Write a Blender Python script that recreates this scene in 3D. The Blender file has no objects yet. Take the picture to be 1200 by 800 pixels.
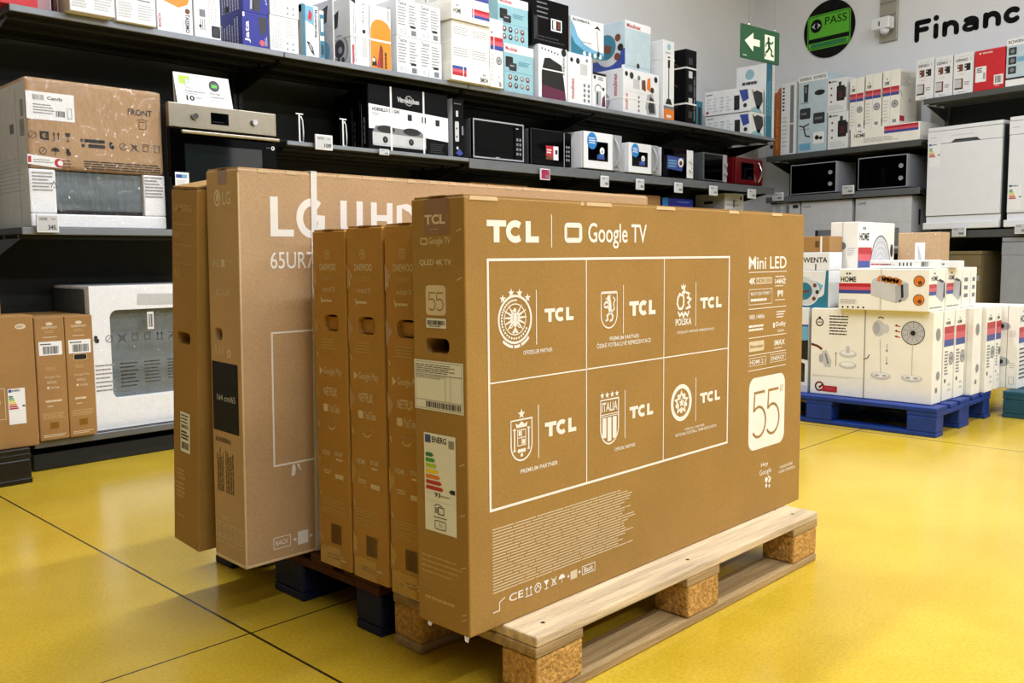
import bpy, bmesh, math, random
import numpy as np
from mathutils import Vector, Matrix
random.seed(7)
S = bpy.context.scene
COL = S.collection

# ------------------------------------------------------------------ camera, world, lamps, exposure
CAM_F, CAM_R, CAM_U = Vector((0.712227, 0.695845, -0.092368)), Vector((0.698188, -0.715855, -0.009268)), Vector((0.072571, 0.057889, 0.995682))
CAM_H, FPX = 0.8875046, 1063.8084
cd = bpy.data.cameras.new('camera'); cam = bpy.data.objects.new('camera', cd); COL.objects.link(cam)
M = Matrix((CAM_R, CAM_U, -CAM_F)).transposed().to_4x4(); M.translation = (0, 0, CAM_H); cam.matrix_world = M
cd.sensor_fit = 'HORIZONTAL'; cd.sensor_width = 36.0; cd.lens = FPX / 1200 * 36.0; cd.clip_start = 0.02
S.camera = cam
S.view_settings.view_transform = 'Standard'; S.view_settings.look = 'None'
S.view_settings.gamma = 1.0; S.view_settings.use_curve_mapping = False
S.view_settings.exposure = 0.15
W = bpy.data.worlds.new('world'); S.world = W; W.use_nodes = True
W.node_tree.nodes['Background'].inputs[0].default_value = (0.93, 0.97, 1.0, 1)
W.node_tree.nodes['Background'].inputs[1].default_value = 0.05
S.cycles.max_bounces = 6; S.cycles.diffuse_bounces = 3; S.cycles.glossy_bounces = 3; S.cycles.transparent_max_bounces = 8
CEIL = 4.3
LAMP_W = 135.0
LAMPS = [(0.8, -4.4, 4.6), (6.2, -4.4, 3.6), (0.6, -2.0, 4.6), (5.8, -2.0, 3.6), (3.4, 0.5, 4.4), (3.2, 2.7, 4.0)]  # unseen ceiling rows; those behind the camera added to light carton fronts and walls

# ------------------------------------------------------------------ materials
def lin(h):
    h = h.lstrip('#'); out = []
    for i in (0, 2, 4):
        c = int(h[i:i+2], 16) / 255
        out.append(c / 12.92 if c <= 0.04045 else ((c + 0.055) / 1.055) ** 2.4)
    return out
MATS = {}
def mk(name, hexcol, rough=0.5, metal=0.0, spec=0.5, vary=0.06, scale=14.0, bump=0.0, bscale=60.0, stretch=(1, 1, 1), fine=0.0, emit=0.0, coat=0.0):
    if name in MATS: return MATS[name]
    m = bpy.data.materials.new(name); m.use_nodes = True
    nt = m.node_tree; b = nt.nodes['Principled BSDF']
    c = lin(hexcol)
    b.inputs['Roughness'].default_value = rough; b.inputs['Metallic'].default_value = metal
    b.inputs['Specular IOR Level'].default_value = spec; b.inputs['Coat Weight'].default_value = coat
    tc = nt.nodes.new('ShaderNodeTexCoord'); mp = nt.nodes.new('ShaderNodeMapping'); mp.inputs['Scale'].default_value = stretch
    nt.links.new(tc.outputs['Object'], mp.inputs['Vector'])
    n = nt.nodes.new('ShaderNodeTexNoise'); n.inputs['Scale'].default_value = scale; n.inputs['Detail'].default_value = 4.0
    nt.links.new(mp.outputs['Vector'], n.inputs['Vector'])
    r = nt.nodes.new('ShaderNodeValToRGB')
    r.color_ramp.elements[0].position = 0.3; r.color_ramp.elements[1].position = 0.7
    r.color_ramp.elements[0].color = [x * (1 - vary) for x in c] + [1]
    r.color_ramp.elements[1].color = [min(1, x * (1 + vary)) for x in c] + [1]
    nt.links.new(n.outputs['Fac'], r.inputs['Fac'])
    src = r.outputs['Color']
    if fine:
        n2 = nt.nodes.new('ShaderNodeTexNoise'); n2.inputs['Scale'].default_value = 420.0; n2.inputs['Detail'].default_value = 2.0
        nt.links.new(tc.outputs['Object'], n2.inputs['Vector'])
        r2 = nt.nodes.new('ShaderNodeValToRGB'); r2.color_ramp.elements[0].position = 0.35; r2.color_ramp.elements[1].position = 0.65
        r2.color_ramp.elements[0].color = (1 - fine, 1 - fine, 1 - fine, 1); r2.color_ramp.elements[1].color = (1 + fine, 1 + fine, 1 + fine, 1)
        nt.links.new(n2.outputs['Fac'], r2.inputs['Fac'])
        mx = nt.nodes.new('ShaderNodeMix'); mx.data_type = 'RGBA'; mx.blend_type = 'MULTIPLY'; mx.inputs['Factor'].default_value = 1.0
        nt.links.new(src, mx.inputs['A']); nt.links.new(r2.outputs['Color'], mx.inputs['B']); src = mx.outputs['Result']
    nt.links.new(src, b.inputs['Base Color'])
    if emit:
        nt.links.new(src, b.inputs['Emission Color']); b.inputs['Emission Strength'].default_value = emit
    if bump:
        n3 = nt.nodes.new('ShaderNodeTexNoise'); n3.inputs['Scale'].default_value = bscale; n3.inputs['Detail'].default_value = 4.0
        nt.links.new(mp.outputs['Vector'], n3.inputs['Vector'])
        bp = nt.nodes.new('ShaderNodeBump'); bp.inputs['Strength'].default_value = bump; bp.inputs['Distance'].default_value = 0.01
        nt.links.new(n3.outputs['Fac'], bp.inputs['Height']); nt.links.new(bp.outputs['Normal'], b.inputs['Normal'])
    MATS[name] = m; return m

card = lambda n, h: mk(n, h, 0.72, 0, 0.3, 0.07, 5.0, 0.12, 3.0, (1, 1, 1), 0.10)
KRAFT = card('kraft_cardboard', '#A17B3D'); KRAFTP = card('pale_kraft_cardboard', '#BF9D74'); KRAFTO = card('ochre_kraft_cardboard', '#AF803A'); KRAFTD = card('shelf_kraft_cardboard', '#A07845')
KEDGE = mk('cut_cardboard_edge', '#D9BE92', 0.8); HOLE_SHADE = mk('grip_hole_shade', '#1B120A', 0.9)  # the last, dark colour paints the shade inside the grip holes
INKW = mk('white_ink', '#F1EBDF', 0.6, vary=0.03); INKP = mk('pale_ink', '#D9C7A4', 0.65); INKF = mk('faint_ink', '#C2A067', 0.7); INKB = mk('black_ink', '#15130F', 0.55)
INKBR = mk('brown_ink', '#5B3D12', 0.65); INKG = mk('grey_ink', '#8E8C88', 0.6); INKLG = mk('light_grey_ink', '#C4C3BF', 0.6); TAPE = mk('brown_tape', '#8A5F22', 0.2, spec=0.6); TAPEC = mk('clear_tape', '#B08335', 0.18, spec=0.7)
PAPER = mk('white_paper', '#ECEBE6', 0.55, vary=0.02); STRAP = mk('white_strap', '#E9E6DD', 0.35)
WHITE = mk('white_carton', '#E4E4E1', 0.38, vary=0.03, spec=0.45); WHITEG = mk('grey_white_carton', '#BFC0C2', 0.42, vary=0.04); CREAM = mk('cream_carton', '#EEEADC', 0.45, vary=0.03); GREYC = mk('pale_grey_carton', '#C9C9C9', 0.45, vary=0.04)
BLACKC = mk('black_carton', '#060607', 0.45, spec=0.12); BLUEC = mk('royal_blue_carton', '#141A86', 0.4); TEALC = mk('pale_teal_carton', '#8FB9BF', 0.4); ICEC = mk('ice_blue_carton', '#B9CBD0', 0.42); TEALD = mk('deep_teal_print', '#2A7389', 0.4); SKY = mk('sky_blue_print', '#6FA9C6', 0.4)
REDC = mk('red_carton', '#C8141B', 0.35); DREDC = mk('dark_red_carton', '#5A0F12', 0.4); PINKC = mk('dusty_pink_print', '#A67F85', 0.4); ORANGE = mk('orange_print', '#E08A12', 0.4); RUST = mk('rust_orange_carton', '#B4622A', 0.5); PLUM = mk('plum_print', '#5C1F3A', 0.4); BROWNP = mk('brown_print', '#6E3B22', 0.5)
RED = mk('red_print', '#B5202B', 0.4); PINK = mk('pink_red_print', '#CE5560', 0.4); NAVY = mk('blue_print', '#33468F', 0.4); DARKG = mk('charcoal_print', '#2C2C2E', 0.45); SILVERP = mk('silver_grey_print', '#A9ABAE', 0.4); MIDG = mk('mid_grey_print', '#77787A', 0.45)
GRN = mk('green_print', '#2E9A3E', 0.4); LIME = mk('lime_print', '#A9C72E', 0.4); YEL = mk('yellow_print', '#EBD21E', 0.4); ORA = mk('amber_print', '#E07A1F', 0.4); DGRN = mk('dark_green_print', '#12703A', 0.4)
SHELFM = mk('charcoal_shelf_metal', '#242523', 0.5, 0.0, 0.25, 0.05); PANELM = mk('dark_back_panel', '#2B2D28', 0.6, 0, 0.2, 0.05); RAILM = mk('grey_shelf_rail', '#6C6F70', 0.35, 0.3); LRAIL = mk('light_shelf_rail', '#83878A', 0.35, 0.3); RSHELF = mk('grey_shelf_metal', '#4B4C48', 0.45)
STEEL = mk('brushed_steel', '#A39A86', 0.28, 0.9, 0.5, 0.06, 3.0, 0, 60, (40, 1, 40)); CHROME = mk('chrome', '#CFCFCF', 0.12, 1.0); BGLASS = mk('black_glass', '#020203', 0.06, 0, 0.1); BPLAS = mk('black_plastic', '#0D0D0E', 0.35); GPLAS = mk('grey_plastic', '#4A4C4E', 0.4); APPW = mk('white_enamel', '#E6E6E4', 0.25, vary=0.015, spec=0.5); APPG = mk('silver_enamel', '#A6A8AA', 0.3, 0.2); INOX = mk('bronze_steel', '#8A7A54', 0.4, 0.3)
FOAM = mk('polystyrene', '#F0F0EE', 0.75, 0, 0.2, 0.03, 40.0, 0.25, 150.0); OGLASS = mk('grey_oven_glass', '#6E7678', 0.15, 0, 0.5, 0.25, 2.0, 0, 60, (1, 1, 6)); DOGLASS = mk('oven_door_glass', '#161B1B', 0.05, 0, 0.7)
REDM = mk('red_enamel', '#5E0A0E', 0.25); WALLM = mk('painted_wall', '#E4E4E3', 0.7, 0, 0.25, 0.03, 1.3, 0.02, 40.0); CEILM = mk('ceiling_paint', '#D8D8D6', 0.8); SIGNG = mk('sign_green', '#084A24', 0.4); SIGNY = mk('sign_pale', '#E9F0D2', 0.4); PASSG = mk('pass_green', '#56B21E', 0.4); SIGNB = mk('sign_black', '#070707', 0.5, spec=0.15); BLUESTK = mk('blue_sticker', '#1E7CBE', 0.4); MAGT = mk('magenta_tag', '#A01C4C', 0.4); YSTK = mk('yellow_sticker', '#E8B51C', 0.45)
BREAD = mk('toast_print', '#CF7A2A', 0.5, vary=0.3, scale=60)
woodm = lambda n, h, v: mk(n, h, 0.8, 0, 0.2, v, 5.0, 0.35, 30.0, (0.6, 9, 9), 0.08)
WOODT = woodm('weathered_pallet_wood', '#D2BA95', 0.34); WOODB = mk('pressed_chip_block', '#C4954F', 0.9, 0, 0.2, 0.35, 90.0, 0.9, 120.0); KRAFTC = card('oven_cap_cardboard', '#AE8C66'); WOODD = woodm('worn_pallet_wood', '#A88B5E', 0.3); WOODR = woodm('reddish_pallet_wood', '#52301A', 0.25)
BLUEW = mk('blue_painted_wood', '#0B3078', 0.55, 0, 0.4, 0.18, 8.0, 0.25, 30.0); TEALW = mk('teal_painted_wood', '#174A5C', 0.55, 0, 0.4, 0.2, 8.0, 0.25, 30.0); BLUEW_SHADED = mk('shaded_blue_wood', '#0B1430', 0.6, 0, 0.3, 0.2, 8.0, 0.25, 30.0)  # last one: blue wood darkened to paint in shadow below the largest carton
LAMPM = mk('lamp_diffuser', '#FFFFFF', 0.5, vary=0.0, emit=3.0); HOUS = mk('lamp_housing', '#D5D5D5', 0.5)

def film_mat():
    m = bpy.data.materials.new('clear_wrap_film'); m.use_nodes = True; nt = m.node_tree; nt.nodes.remove(nt.nodes['Principled BSDF'])
    out = nt.nodes['Material Output']; t = nt.nodes.new('ShaderNodeBsdfTransparent'); g = nt.nodes.new('ShaderNodeBsdfGlossy'); mx = nt.nodes.new('ShaderNodeMixShader')
    g.inputs['Roughness'].default_value = 0.05; mx.inputs[0].default_value = 0.06
    tc = nt.nodes.new('ShaderNodeTexCoord'); mp = nt.nodes.new('ShaderNodeMapping'); mp.inputs['Scale'].default_value = (9, 9, 3); n = nt.nodes.new('ShaderNodeTexNoise'); n.inputs['Scale'].default_value = 3.0; n.inputs['Distortion'].default_value = 1.5
    bp = nt.nodes.new('ShaderNodeBump'); bp.inputs['Strength'].default_value = 0.6; bp.inputs['Distance'].default_value = 0.03
    nt.links.new(tc.outputs['Object'], mp.inputs['Vector']); nt.links.new(mp.outputs['Vector'], n.inputs['Vector']); nt.links.new(n.outputs['Fac'], bp.inputs['Height']); nt.links.new(bp.outputs['Normal'], g.inputs['Normal'])
    nt.links.new(t.outputs[0], mx.inputs[1]); nt.links.new(g.outputs[0], mx.inputs[2]); nt.links.new(mx.outputs[0], out.inputs['Surface'])
    return m
FILM = film_mat()

def floor_mat():
    m = bpy.data.materials.new('yellow_resin_floor'); m.use_nodes = True; nt = m.node_tree; b = nt.nodes['Principled BSDF']; L = nt.links.new
    tc = nt.nodes.new('ShaderNodeTexCoord'); sx = nt.nodes.new('ShaderNodeSeparateXYZ'); L(tc.outputs['Object'], sx.inputs[0])
    n = nt.nodes.new('ShaderNodeTexNoise'); n.inputs['Scale'].default_value = 1.6; n.inputs['Detail'].default_value = 8.0; n.inputs['Roughness'].default_value = 0.65; L(tc.outputs['Object'], n.inputs['Vector'])
    r = nt.nodes.new('ShaderNodeValToRGB'); r.color_ramp.elements[0].position = 0.25; r.color_ramp.elements[1].position = 0.75
    r.color_ramp.elements[0].color = lin('#C5A020') + [1]; r.color_ramp.elements[1].color = lin('#DFBC3C') + [1]; L(n.outputs['Fac'], r.inputs['Fac'])
    n2 = nt.nodes.new('ShaderNodeTexNoise'); n2.inputs['Scale'].default_value = 120.0; n2.inputs['Detail'].default_value = 3.0; L(tc.outputs['Object'], n2.inputs['Vector'])
    r2 = nt.nodes.new('ShaderNodeValToRGB'); r2.color_ramp.elements[0].position = 0.3; r2.color_ramp.elements[1].position = 0.6; r2.color_ramp.elements[0].color = (.82, .82, .82, 1); r2.color_ramp.elements[1].color = (1, 1, 1, 1); L(n2.outputs['Fac'], r2.inputs['Fac'])
    mx = nt.nodes.new('ShaderNodeMix'); mx.data_type = 'RGBA'; mx.blend_type = 'MULTIPLY'; mx.inputs['Factor'].default_value = 1; L(r.outputs['Color'], mx.inputs['A']); L(r2.outputs['Color'], mx.inputs['B'])
    def near(sock, period, off, half):
        a = nt.nodes.new('ShaderNodeMath'); a.operation = 'SUBTRACT'; L(sock, a.inputs[0]); a.inputs[1].default_value = off
        p = nt.nodes.new('ShaderNodeMath'); p.operation = 'PINGPONG'; L(a.outputs[0], p.inputs[0]); p.inputs[1].default_value = period / 2
        c = nt.nodes.new('ShaderNodeMath'); c.operation = 'LESS_THAN'; L(p.outputs[0], c.inputs[0]); c.inputs[1].default_value = half
        return c.outputs[0]
    jx, jy = near(sx.outputs['X'], 3.39, 1.057, 0.0035), near(sx.outputs['Y'], 3.39, 1.915, 0.0028)
    mxm = nt.nodes.new('ShaderNodeMath'); mxm.operation = 'MAXIMUM'; L(jx, mxm.inputs[0]); L(jy, mxm.inputs[1])
    m2 = nt.nodes.new('ShaderNodeMix'); m2.data_type = 'RGBA'; L(mxm.outputs[0], m2.inputs['Factor']); L(mx.outputs['Result'], m2.inputs['A']); m2.inputs['B'].default_value = lin('#2E2410') + [1]
    L(m2.outputs['Result'], b.inputs['Base Color'])
    rr = nt.nodes.new('ShaderNodeMapRange'); rr.inputs['To Min'].default_value = 0.10; rr.inputs['To Max'].default_value = 0.24; L(n.outputs['Fac'], rr.inputs['Value']); L(rr.outputs['Result'], b.inputs['Roughness'])
    b.inputs['Specular IOR Level'].default_value = 0.7
    bp = nt.nodes.new('ShaderNodeBump'); bp.inputs['Strength'].default_value = 0.06; bp.inputs['Distance'].default_value = 0.01; L(n2.outputs['Fac'], bp.inputs['Height']); L(bp.outputs['Normal'], b.inputs['Normal'])
    return m

# ------------------------------------------------------------------ mesh helpers
class MB:
    """collects solids in one bmesh and links them as ONE mesh object"""
    def __init__(s): s.bm = bmesh.new(); s.mats = []
    def mi(s, m):
        if m not in s.mats: s.mats.append(m)
        return s.mats.index(m)
    def _tag(s, faces, m, smooth=False):
        i = s.mi(m)
        for f in faces:
            if f.is_valid: f.material_index = i; f.smooth = smooth
    def box(s, lo, hi, m, bev=0.0, seg=2, jit=0.0):
        before = set(s.bm.faces)
        mat = Matrix.Translation([(a + b) / 2 for a, b in zip(lo, hi)]) @ Matrix.Diagonal([max(1e-5, b - a) for a, b in zip(lo, hi)] + [1])
        r = bmesh.ops.create_cube(s.bm, size=1.0, matrix=mat)
        if jit:
            for v in r['verts']: v.co += Vector([random.uniform(-jit, jit) for _ in range(3)])
        if bev:
            es = list({e for v in r['verts'] for e in v.link_edges})
            bmesh.ops.bevel(s.bm, geom=es, offset=bev, segments=seg, profile=0.5, affect='EDGES')
        s._tag([f for f in s.bm.faces if f not in before], m); return s
    def poly(s, pts, m):
        f = s.bm.faces.new([s.bm.verts.new(p) for p in pts]); s._tag([f], m); return s
    def prism(s, pts, vec, m, smooth=False):
        """solid: outline pts (3-D, planar) pushed along vec"""
        n = len(pts); vec = Vector(vec)
        a = [s.bm.verts.new(p) for p in pts]; b = [s.bm.verts.new(Vector(p) + vec) for p in pts]
        fs = [s.bm.faces.new(a[::-1]), s.bm.faces.new(b)]
        sd = [s.bm.faces.new((a[i], a[(i+1) % n], b[(i+1) % n], b[i])) for i in range(n)]
        s._tag(fs, m); s._tag(sd, m, smooth); return s
    def cyl(s, p0, p1, r0, m, r1=None, seg=24):
        p0, p1 = Vector(p0), Vector(p1); r1 = r0 if r1 is None else r1
        z = (p1 - p0).normalized(); x = z.orthogonal().normalized(); y = z.cross(x)
        ring = lambda p, r: [s.bm.verts.new(p + (x * math.cos(t) + y * math.sin(t)) * r) for t in [2 * math.pi * k / seg for k in range(seg)]]
        a, b = ring(p0, r0), ring(p1, r1)
        s._tag([s.bm.faces.new(a[::-1]), s.bm.faces.new(b)], m)
        s._tag([s.bm.faces.new((a[i], a[(i+1) % seg], b[(i+1) % seg], b[i])) for i in range(seg)], m, True); return s
    def tube(s, pts, r, m, seg=10):
        pts = [Vector(p) for p in pts]; rings = []
        for i, p in enumerate(pts):
            d = (pts[min(i+1, len(pts)-1)] - pts[max(i-1, 0)]).normalized(); x = d.orthogonal().normalized()
            if rings and x.dot(px) < 0: x = -x
            px = x; y = d.cross(x)
            rings.append([s.bm.verts.new(p + (x * math.cos(t) + y * math.sin(t)) * r) for t in [2 * math.pi * k / seg for k in range(seg)]])
        for a, b in zip(rings, rings[1:]):
            s._tag([s.bm.faces.new((a[i], a[(i+1) % seg], b[(i+1) % seg], b[i])) for i in range(seg)], m, True)
        s._tag([s.bm.faces.new(rings[0][::-1]), s.bm.faces.new(rings[-1])], m); return s
    def plate(s, outer, inner, mapf, t, m):
        """slab with a hole: outlines in 2-D, mapf(u, v, depth) -> 3-D, t = thickness"""
        before = set(s.bm.faces)
        for dep in (0, t):
            es = []
            for loop in (outer, inner):
                vs = [s.bm.verts.new(mapf(u, v, dep)) for u, v in loop]
                es += [s.bm.edges.new((vs[i], vs[(i+1) % len(vs)])) for i in range(len(vs))]
            bmesh.ops.triangle_fill(s.bm, use_beauty=True, use_dissolve=False, edges=es)
        for loop in (outer, inner):
            n = len(loop)
            for i in range(n):
                q = [mapf(*loop[i], 0), mapf(*loop[(i+1) % n], 0), mapf(*loop[(i+1) % n], t), mapf(*loop[i], t)]
                s.bm.faces.new([s.bm.verts.new(p) for p in q])
        s._tag([f for f in s.bm.faces if f not in before], m); return s
    def build(s, name, parent=None, loc=None, recalc=True):
        if recalc: bmesh.ops.remove_doubles(s.bm, verts=s.bm.verts, dist=1e-6); bmesh.ops.recalc_face_normals(s.bm, faces=s.bm.faces)
        me = bpy.data.meshes.new(name); s.bm.to_mesh(me); s.bm.free()
        for m in s.mats: me.materials.append(m)
        o = bpy.data.objects.new(name, me); COL.objects.link(o)
        if parent is not None: o.parent = parent
        if loc is not None: o.location = loc
        return o

def tag(o, label, cat, group=None):
    o['label'] = label; o['category'] = cat
    if group: o['group'] = group
    return o
def empty(name, loc, rz=0.0):
    o = bpy.data.objects.new(name, None); COL.objects.link(o); o.location = loc; o.rotation_euler = (0, 0, rz); o.empty_display_size = 0.05; return o
def struct(o): o['kind'] = 'structure'; return o

def rrect(u0, v0, u1, v1, r, n=6):
    out = []
    for cx, cy, a in ((u1 - r, v0 + r, -90), (u1 - r, v1 - r, 0), (u0 + r, v1 - r, 90), (u0 + r, v0 + r, 180)):
        out += [(cx + r * math.cos(math.radians(a + 90 * k / n)), cy + r * math.sin(math.radians(a + 90 * k / n))) for k in range(n + 1)]
    return out
def arc(cx, cy, rx, ry, a0, a1, n=16): return [(cx + rx * math.cos(math.radians(a0 + (a1 - a0) * k / n)), cy + ry * math.sin(math.radians(a0 + (a1 - a0) * k / n))) for k in range(n + 1)]

_glyph = {}
def glyphs(txt, bold=0.0):
    """outline of a line of text in Blender's built-in face, as 2-D points and faces scaled to its own box 0..1"""
    key = (txt, bold)
    if key in _glyph: return _glyph[key]
    cu = bpy.data.curves.new('lettering', 'FONT'); cu.body = txt; cu.offset = bold; cu.resolution_u = 3; cu.fill_mode = 'FRONT'
    ob = bpy.data.objects.new('lettering', cu); COL.objects.link(ob)
    dg = bpy.context.evaluated_depsgraph_get(); ev = ob.evaluated_get(dg); me = ev.to_mesh()
    P = [(v.co.x, v.co.y) for v in me.vertices]; Fc = [tuple(p.vertices) for p in me.polygons]
    ev.to_mesh_clear(); bpy.data.objects.remove(ob); bpy.data.curves.remove(cu)
    x0, x1, y0, y1 = min(p[0] for p in P), max(p[0] for p in P), min(p[1] for p in P), max(p[1] for p in P)
    P = [((x - x0) / (x1 - x0 + 1e-9), (y - y0) / (y1 - y0 + 1e-9)) for x, y in P]
    _glyph[key] = (P, Fc); return P, Fc

class Print:
    """flat printing on one face of a box; u runs to the viewer's right, v up, origin at the face's lower corner"""
    def __init__(s, face, w, d, h, frac=False):
        s.face, s.w, s.d, s.h = face, w, d, h; s.V = []; s.F = []; s.I = []; s.mats = []; s.su, s.sv = s.size() if frac else (1, 1)
    def size(s): return (s.d, s.h) if s.face in ('left', 'right') else (s.w, s.h)
    def P(s, u, v, L):
        e = 0.0006 + 0.0004 * L; u *= s.su; v *= s.sv
        if s.face == 'front': return (-s.w / 2 + u, -s.d / 2 - e, v)
        if s.face == 'left': return (-s.w / 2 - e, s.d / 2 - u, v)
        if s.face == 'right': return (s.w / 2 + e, -s.d / 2 + u, v)
        return (-s.w / 2 + u, -s.d / 2 + v, s.h + e)
    def _i(s, m):
        if m not in s.mats: s.mats.append(m)
        return s.mats.index(m)
    def poly(s, pts, m, L=0):
        n = len(s.V); s.V += [s.P(u, v, L) for u, v in pts]; s.F.append(tuple(range(n, n + len(pts)))); s.I.append(s._i(m)); return s
    def rect(s, u0, v0, u1, v1, m, L=0): return s.poly([(u0, v0), (u1, v0), (u1, v1), (u0, v1)], m, L)
    def rr(s, u0, v0, u1, v1, r, m, L=0): return s.poly(rrect(u0, v0, u1, v1, r), m, L)
    def disc(s, u, v, rx, m, L=0, ry=None, n=28): return s.poly(arc(u, v, rx, ry or rx * s.su / s.sv, 0, 360 - 360 / n, n - 1), m, L)
    def stroke(s, pts, wd, m, L=0, cap=False, closed=False):
        pts = [(u * s.su, v * s.sv) for u, v in pts]; pts += [pts[0]] if closed else []
        i = s._i(m)
        nr = []
        for k in range(len(pts)):
            a = Vector(pts[max(k-1, 0)]); b = Vector(pts[min(k+1, len(pts)-1)])
            if closed and k in (0, len(pts) - 1): a, b = Vector(pts[-2]), Vector(pts[1])
            t = (b - a); t = t.normalized() if t.length > 1e-9 else Vector((1, 0))
            n1 = Vector((-t.y, t.x))
            if 0 < k < len(pts) - 1:
                t1 = (Vector(pts[k]) - a).normalized(); c = max(0.5, abs(Vector((-t1.y, t1.x)).dot(n1))); n1 = n1 / c
            nr.append(n1 * wd / 2)
        base = len(s.V)
        for p, q in zip(pts, nr):
            s.V += [s.P((p[0] + q.x) / s.su, (p[1] + q.y) / s.sv, L), s.P((p[0] - q.x) / s.su, (p[1] - q.y) / s.sv, L)]
        for k in range(len(pts) - 1):
            s.F.append((base + 2*k + 1, base + 2*k + 3, base + 2*k + 2, base + 2*k)); s.I.append(i)
        if cap:
            for p in (pts[0], pts[-1]): s.disc(p[0] / s.su, p[1] / s.sv, wd / 2 / s.su, m, L, n=14)
        return s
    def ring(s, u, v, r, wd, m, L=0, ry=None, n=32): return s.stroke(arc(u, v, r, ry or r * s.su / s.sv, 0, 360 - 360 / n, n - 1), wd, m, L, closed=True)
    def frame(s, u0, v0, u1, v1, wd, m, L=0):
        for a in ((u0, v0, u1, v0 + wd), (u0, v1 - wd, u1, v1), (u0, v0 + wd, u0 + wd, v1 - wd), (u1 - wd, v0 + wd, u1, v1 - wd)): s.rect(*a, m, L)
        return s
    def text(s, t, u0, v0, u1, v1, m, bold=0.0, L=0, rot=0):
        P, Fc = glyphs(t, bold); n = len(s.V); i = s._i(m)
        for x, y in P:
            if rot == 90: x, y = 1 - y, x
            elif rot == -90: x, y = y, 1 - x
            elif rot == 180: x, y = 1 - x, 1 - y
            s.V.append(s.P(u0 + (u1 - u0) * x, v0 + (v1 - v0) * y, L))
        for f in Fc: s.F.append(tuple(n + k for k in f)); s.I.append(i)
        return s
    def lines(s, u0, v0, u1, v1, n, m, L=0, fill=0.45, rag=0.3, vert=False, dash=True, gap=.018):
        """rows of small print, too fine to read"""
        span = (u1 - u0) if vert else (v1 - v0); st = span / n; rnd = random.Random(int(u0 * 7919 + v0 * 104729 + n * 31))
        for k in range(n):
            c = (u0 + st * (k + .5)) if vert else (v1 - st * (k + .5)); hw = st * fill / 2
            a, b = (v0, v1) if vert else (u0, u1); end = b - (b - a) * rag * rnd.random(); x = a
            while x < end - 1e-6:
                e = min(end, x + (b - a) * rnd.uniform(.06, .2)) if dash else end
                s.rect(*((c - hw, x, c + hw, e) if vert else (x, c - hw, e, c + hw)), m, L)
                x = e + (b - a) * gap
        return s
    def barcode(s, u0, v0, u1, v1, m, L=0, n=26):
        rnd = random.Random(int(u0 * 977 + v1 * 1013)); x = u0; w = (u1 - u0) / n / 1.5
        while x < u1 - w:
            q = w * rnd.choice((.6, .6, 1.2, 1.7)); s.rect(x, v0, min(u1, x + q), v1, m, L); x += q + w * rnd.choice((.5, .8, 1.2))
        return s
    def star(s, u, v, r, m, L=0, inner=0.42, k=5):
        for a in range(k):
            t = math.radians(90 + 360 / k * a); t1, t2 = t - math.pi / k, t + math.pi / k
            s.poly([(u, v), (u + r * inner * math.cos(t1), v + r * inner * math.sin(t1)), (u + r * math.cos(t), v + r * math.sin(t)), (u + r * inner * math.cos(t2), v + r * inner * math.sin(t2))], m, L)
        return s
    def energy(s, u0, v0, u1, v1, L=1, grade=5):
        w, h = u1 - u0, v1 - v0
        s.rect(u0, v0, u1, v1, PAPER, L)
        s.rect(u0 + .04*w, v0 + .9*h, u0 + .22*w, v0 + .98*h, NAVY, L+1); s.text('ENERG', u0 + .26*w, v0 + .91*h, u0 + .72*w, v0 + .97*h, INKB, .02, L+1)
        for k, c in enumerate((DGRN, GRN, LIME, YEL, ORA, RED, RED)):
            y = v0 + h * (.76 - .056 * k); l = .2 + .05 * k
            s.poly([(u0 + .05*w, y), (u0 + (.05 + l)*w, y), (u0 + (.11 + l)*w, y + .02*h), (u0 + (.05 + l)*w, y + .04*h), (u0 + .05*w, y + .04*h)], c, L+1)
        y = v0 + h * (.76 - .056 * (grade + 1)) + .02 * h
        s.poly([(u0 + .78*w, y), (u0 + .84*w, y - .022*h), (u0 + .97*w, y - .022*h), (u0 + .97*w, y + .022*h), (u0 + .84*w, y + .022*h)], INKB, L+1)
        s.rect(u0 + .06*w, v0 + .385*h, u1 - .06*w, v0 + .388*h, INKLG, L+1)
        return s
    def _clusters(s):
        """faces sorted into marks that stand well apart on the surface"""
        up = list(range(len(s.V)))
        def root(i):
            while up[i] != i: up[i] = up[up[i]]; i = up[i]
            return i
        for f in s.F:
            a = root(f[0])
            for k in f[1:]: up[root(k)] = a
        V = np.array(s.V); isl = {}
        for n, f in enumerate(s.F): isl.setdefault(root(f[0]), []).append(n)
        fl = list(isl.values()); lo = np.array([V[[k for n in g for k in s.F[n]]].min(0) for g in fl]); hi = np.array([V[[k for n in g for k in s.F[n]]].max(0) for g in fl])
        sz = (hi - lo).max(1); gap = np.maximum(0, np.maximum(lo[:, None] - hi[None], lo[None] - hi[:, None]))
        near = np.sqrt((gap ** 2).sum(2)) <= np.maximum(.0195, .49 * np.maximum(sz[:, None], sz[None]))
        lab = -np.ones(len(fl), int); c = 0
        for i in range(len(fl)):
            if lab[i] >= 0: continue
            st = [i]; lab[i] = c
            while st:
                j = st.pop()
                for q in np.nonzero(near[j] & (lab < 0))[0]: lab[q] = c; st.append(int(q))
            c += 1
        out = [[] for _ in range(c)]
        for g, l in zip(fl, lab): out[l] += g
        return sorted(out, key=lambda g: -len(g))
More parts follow.
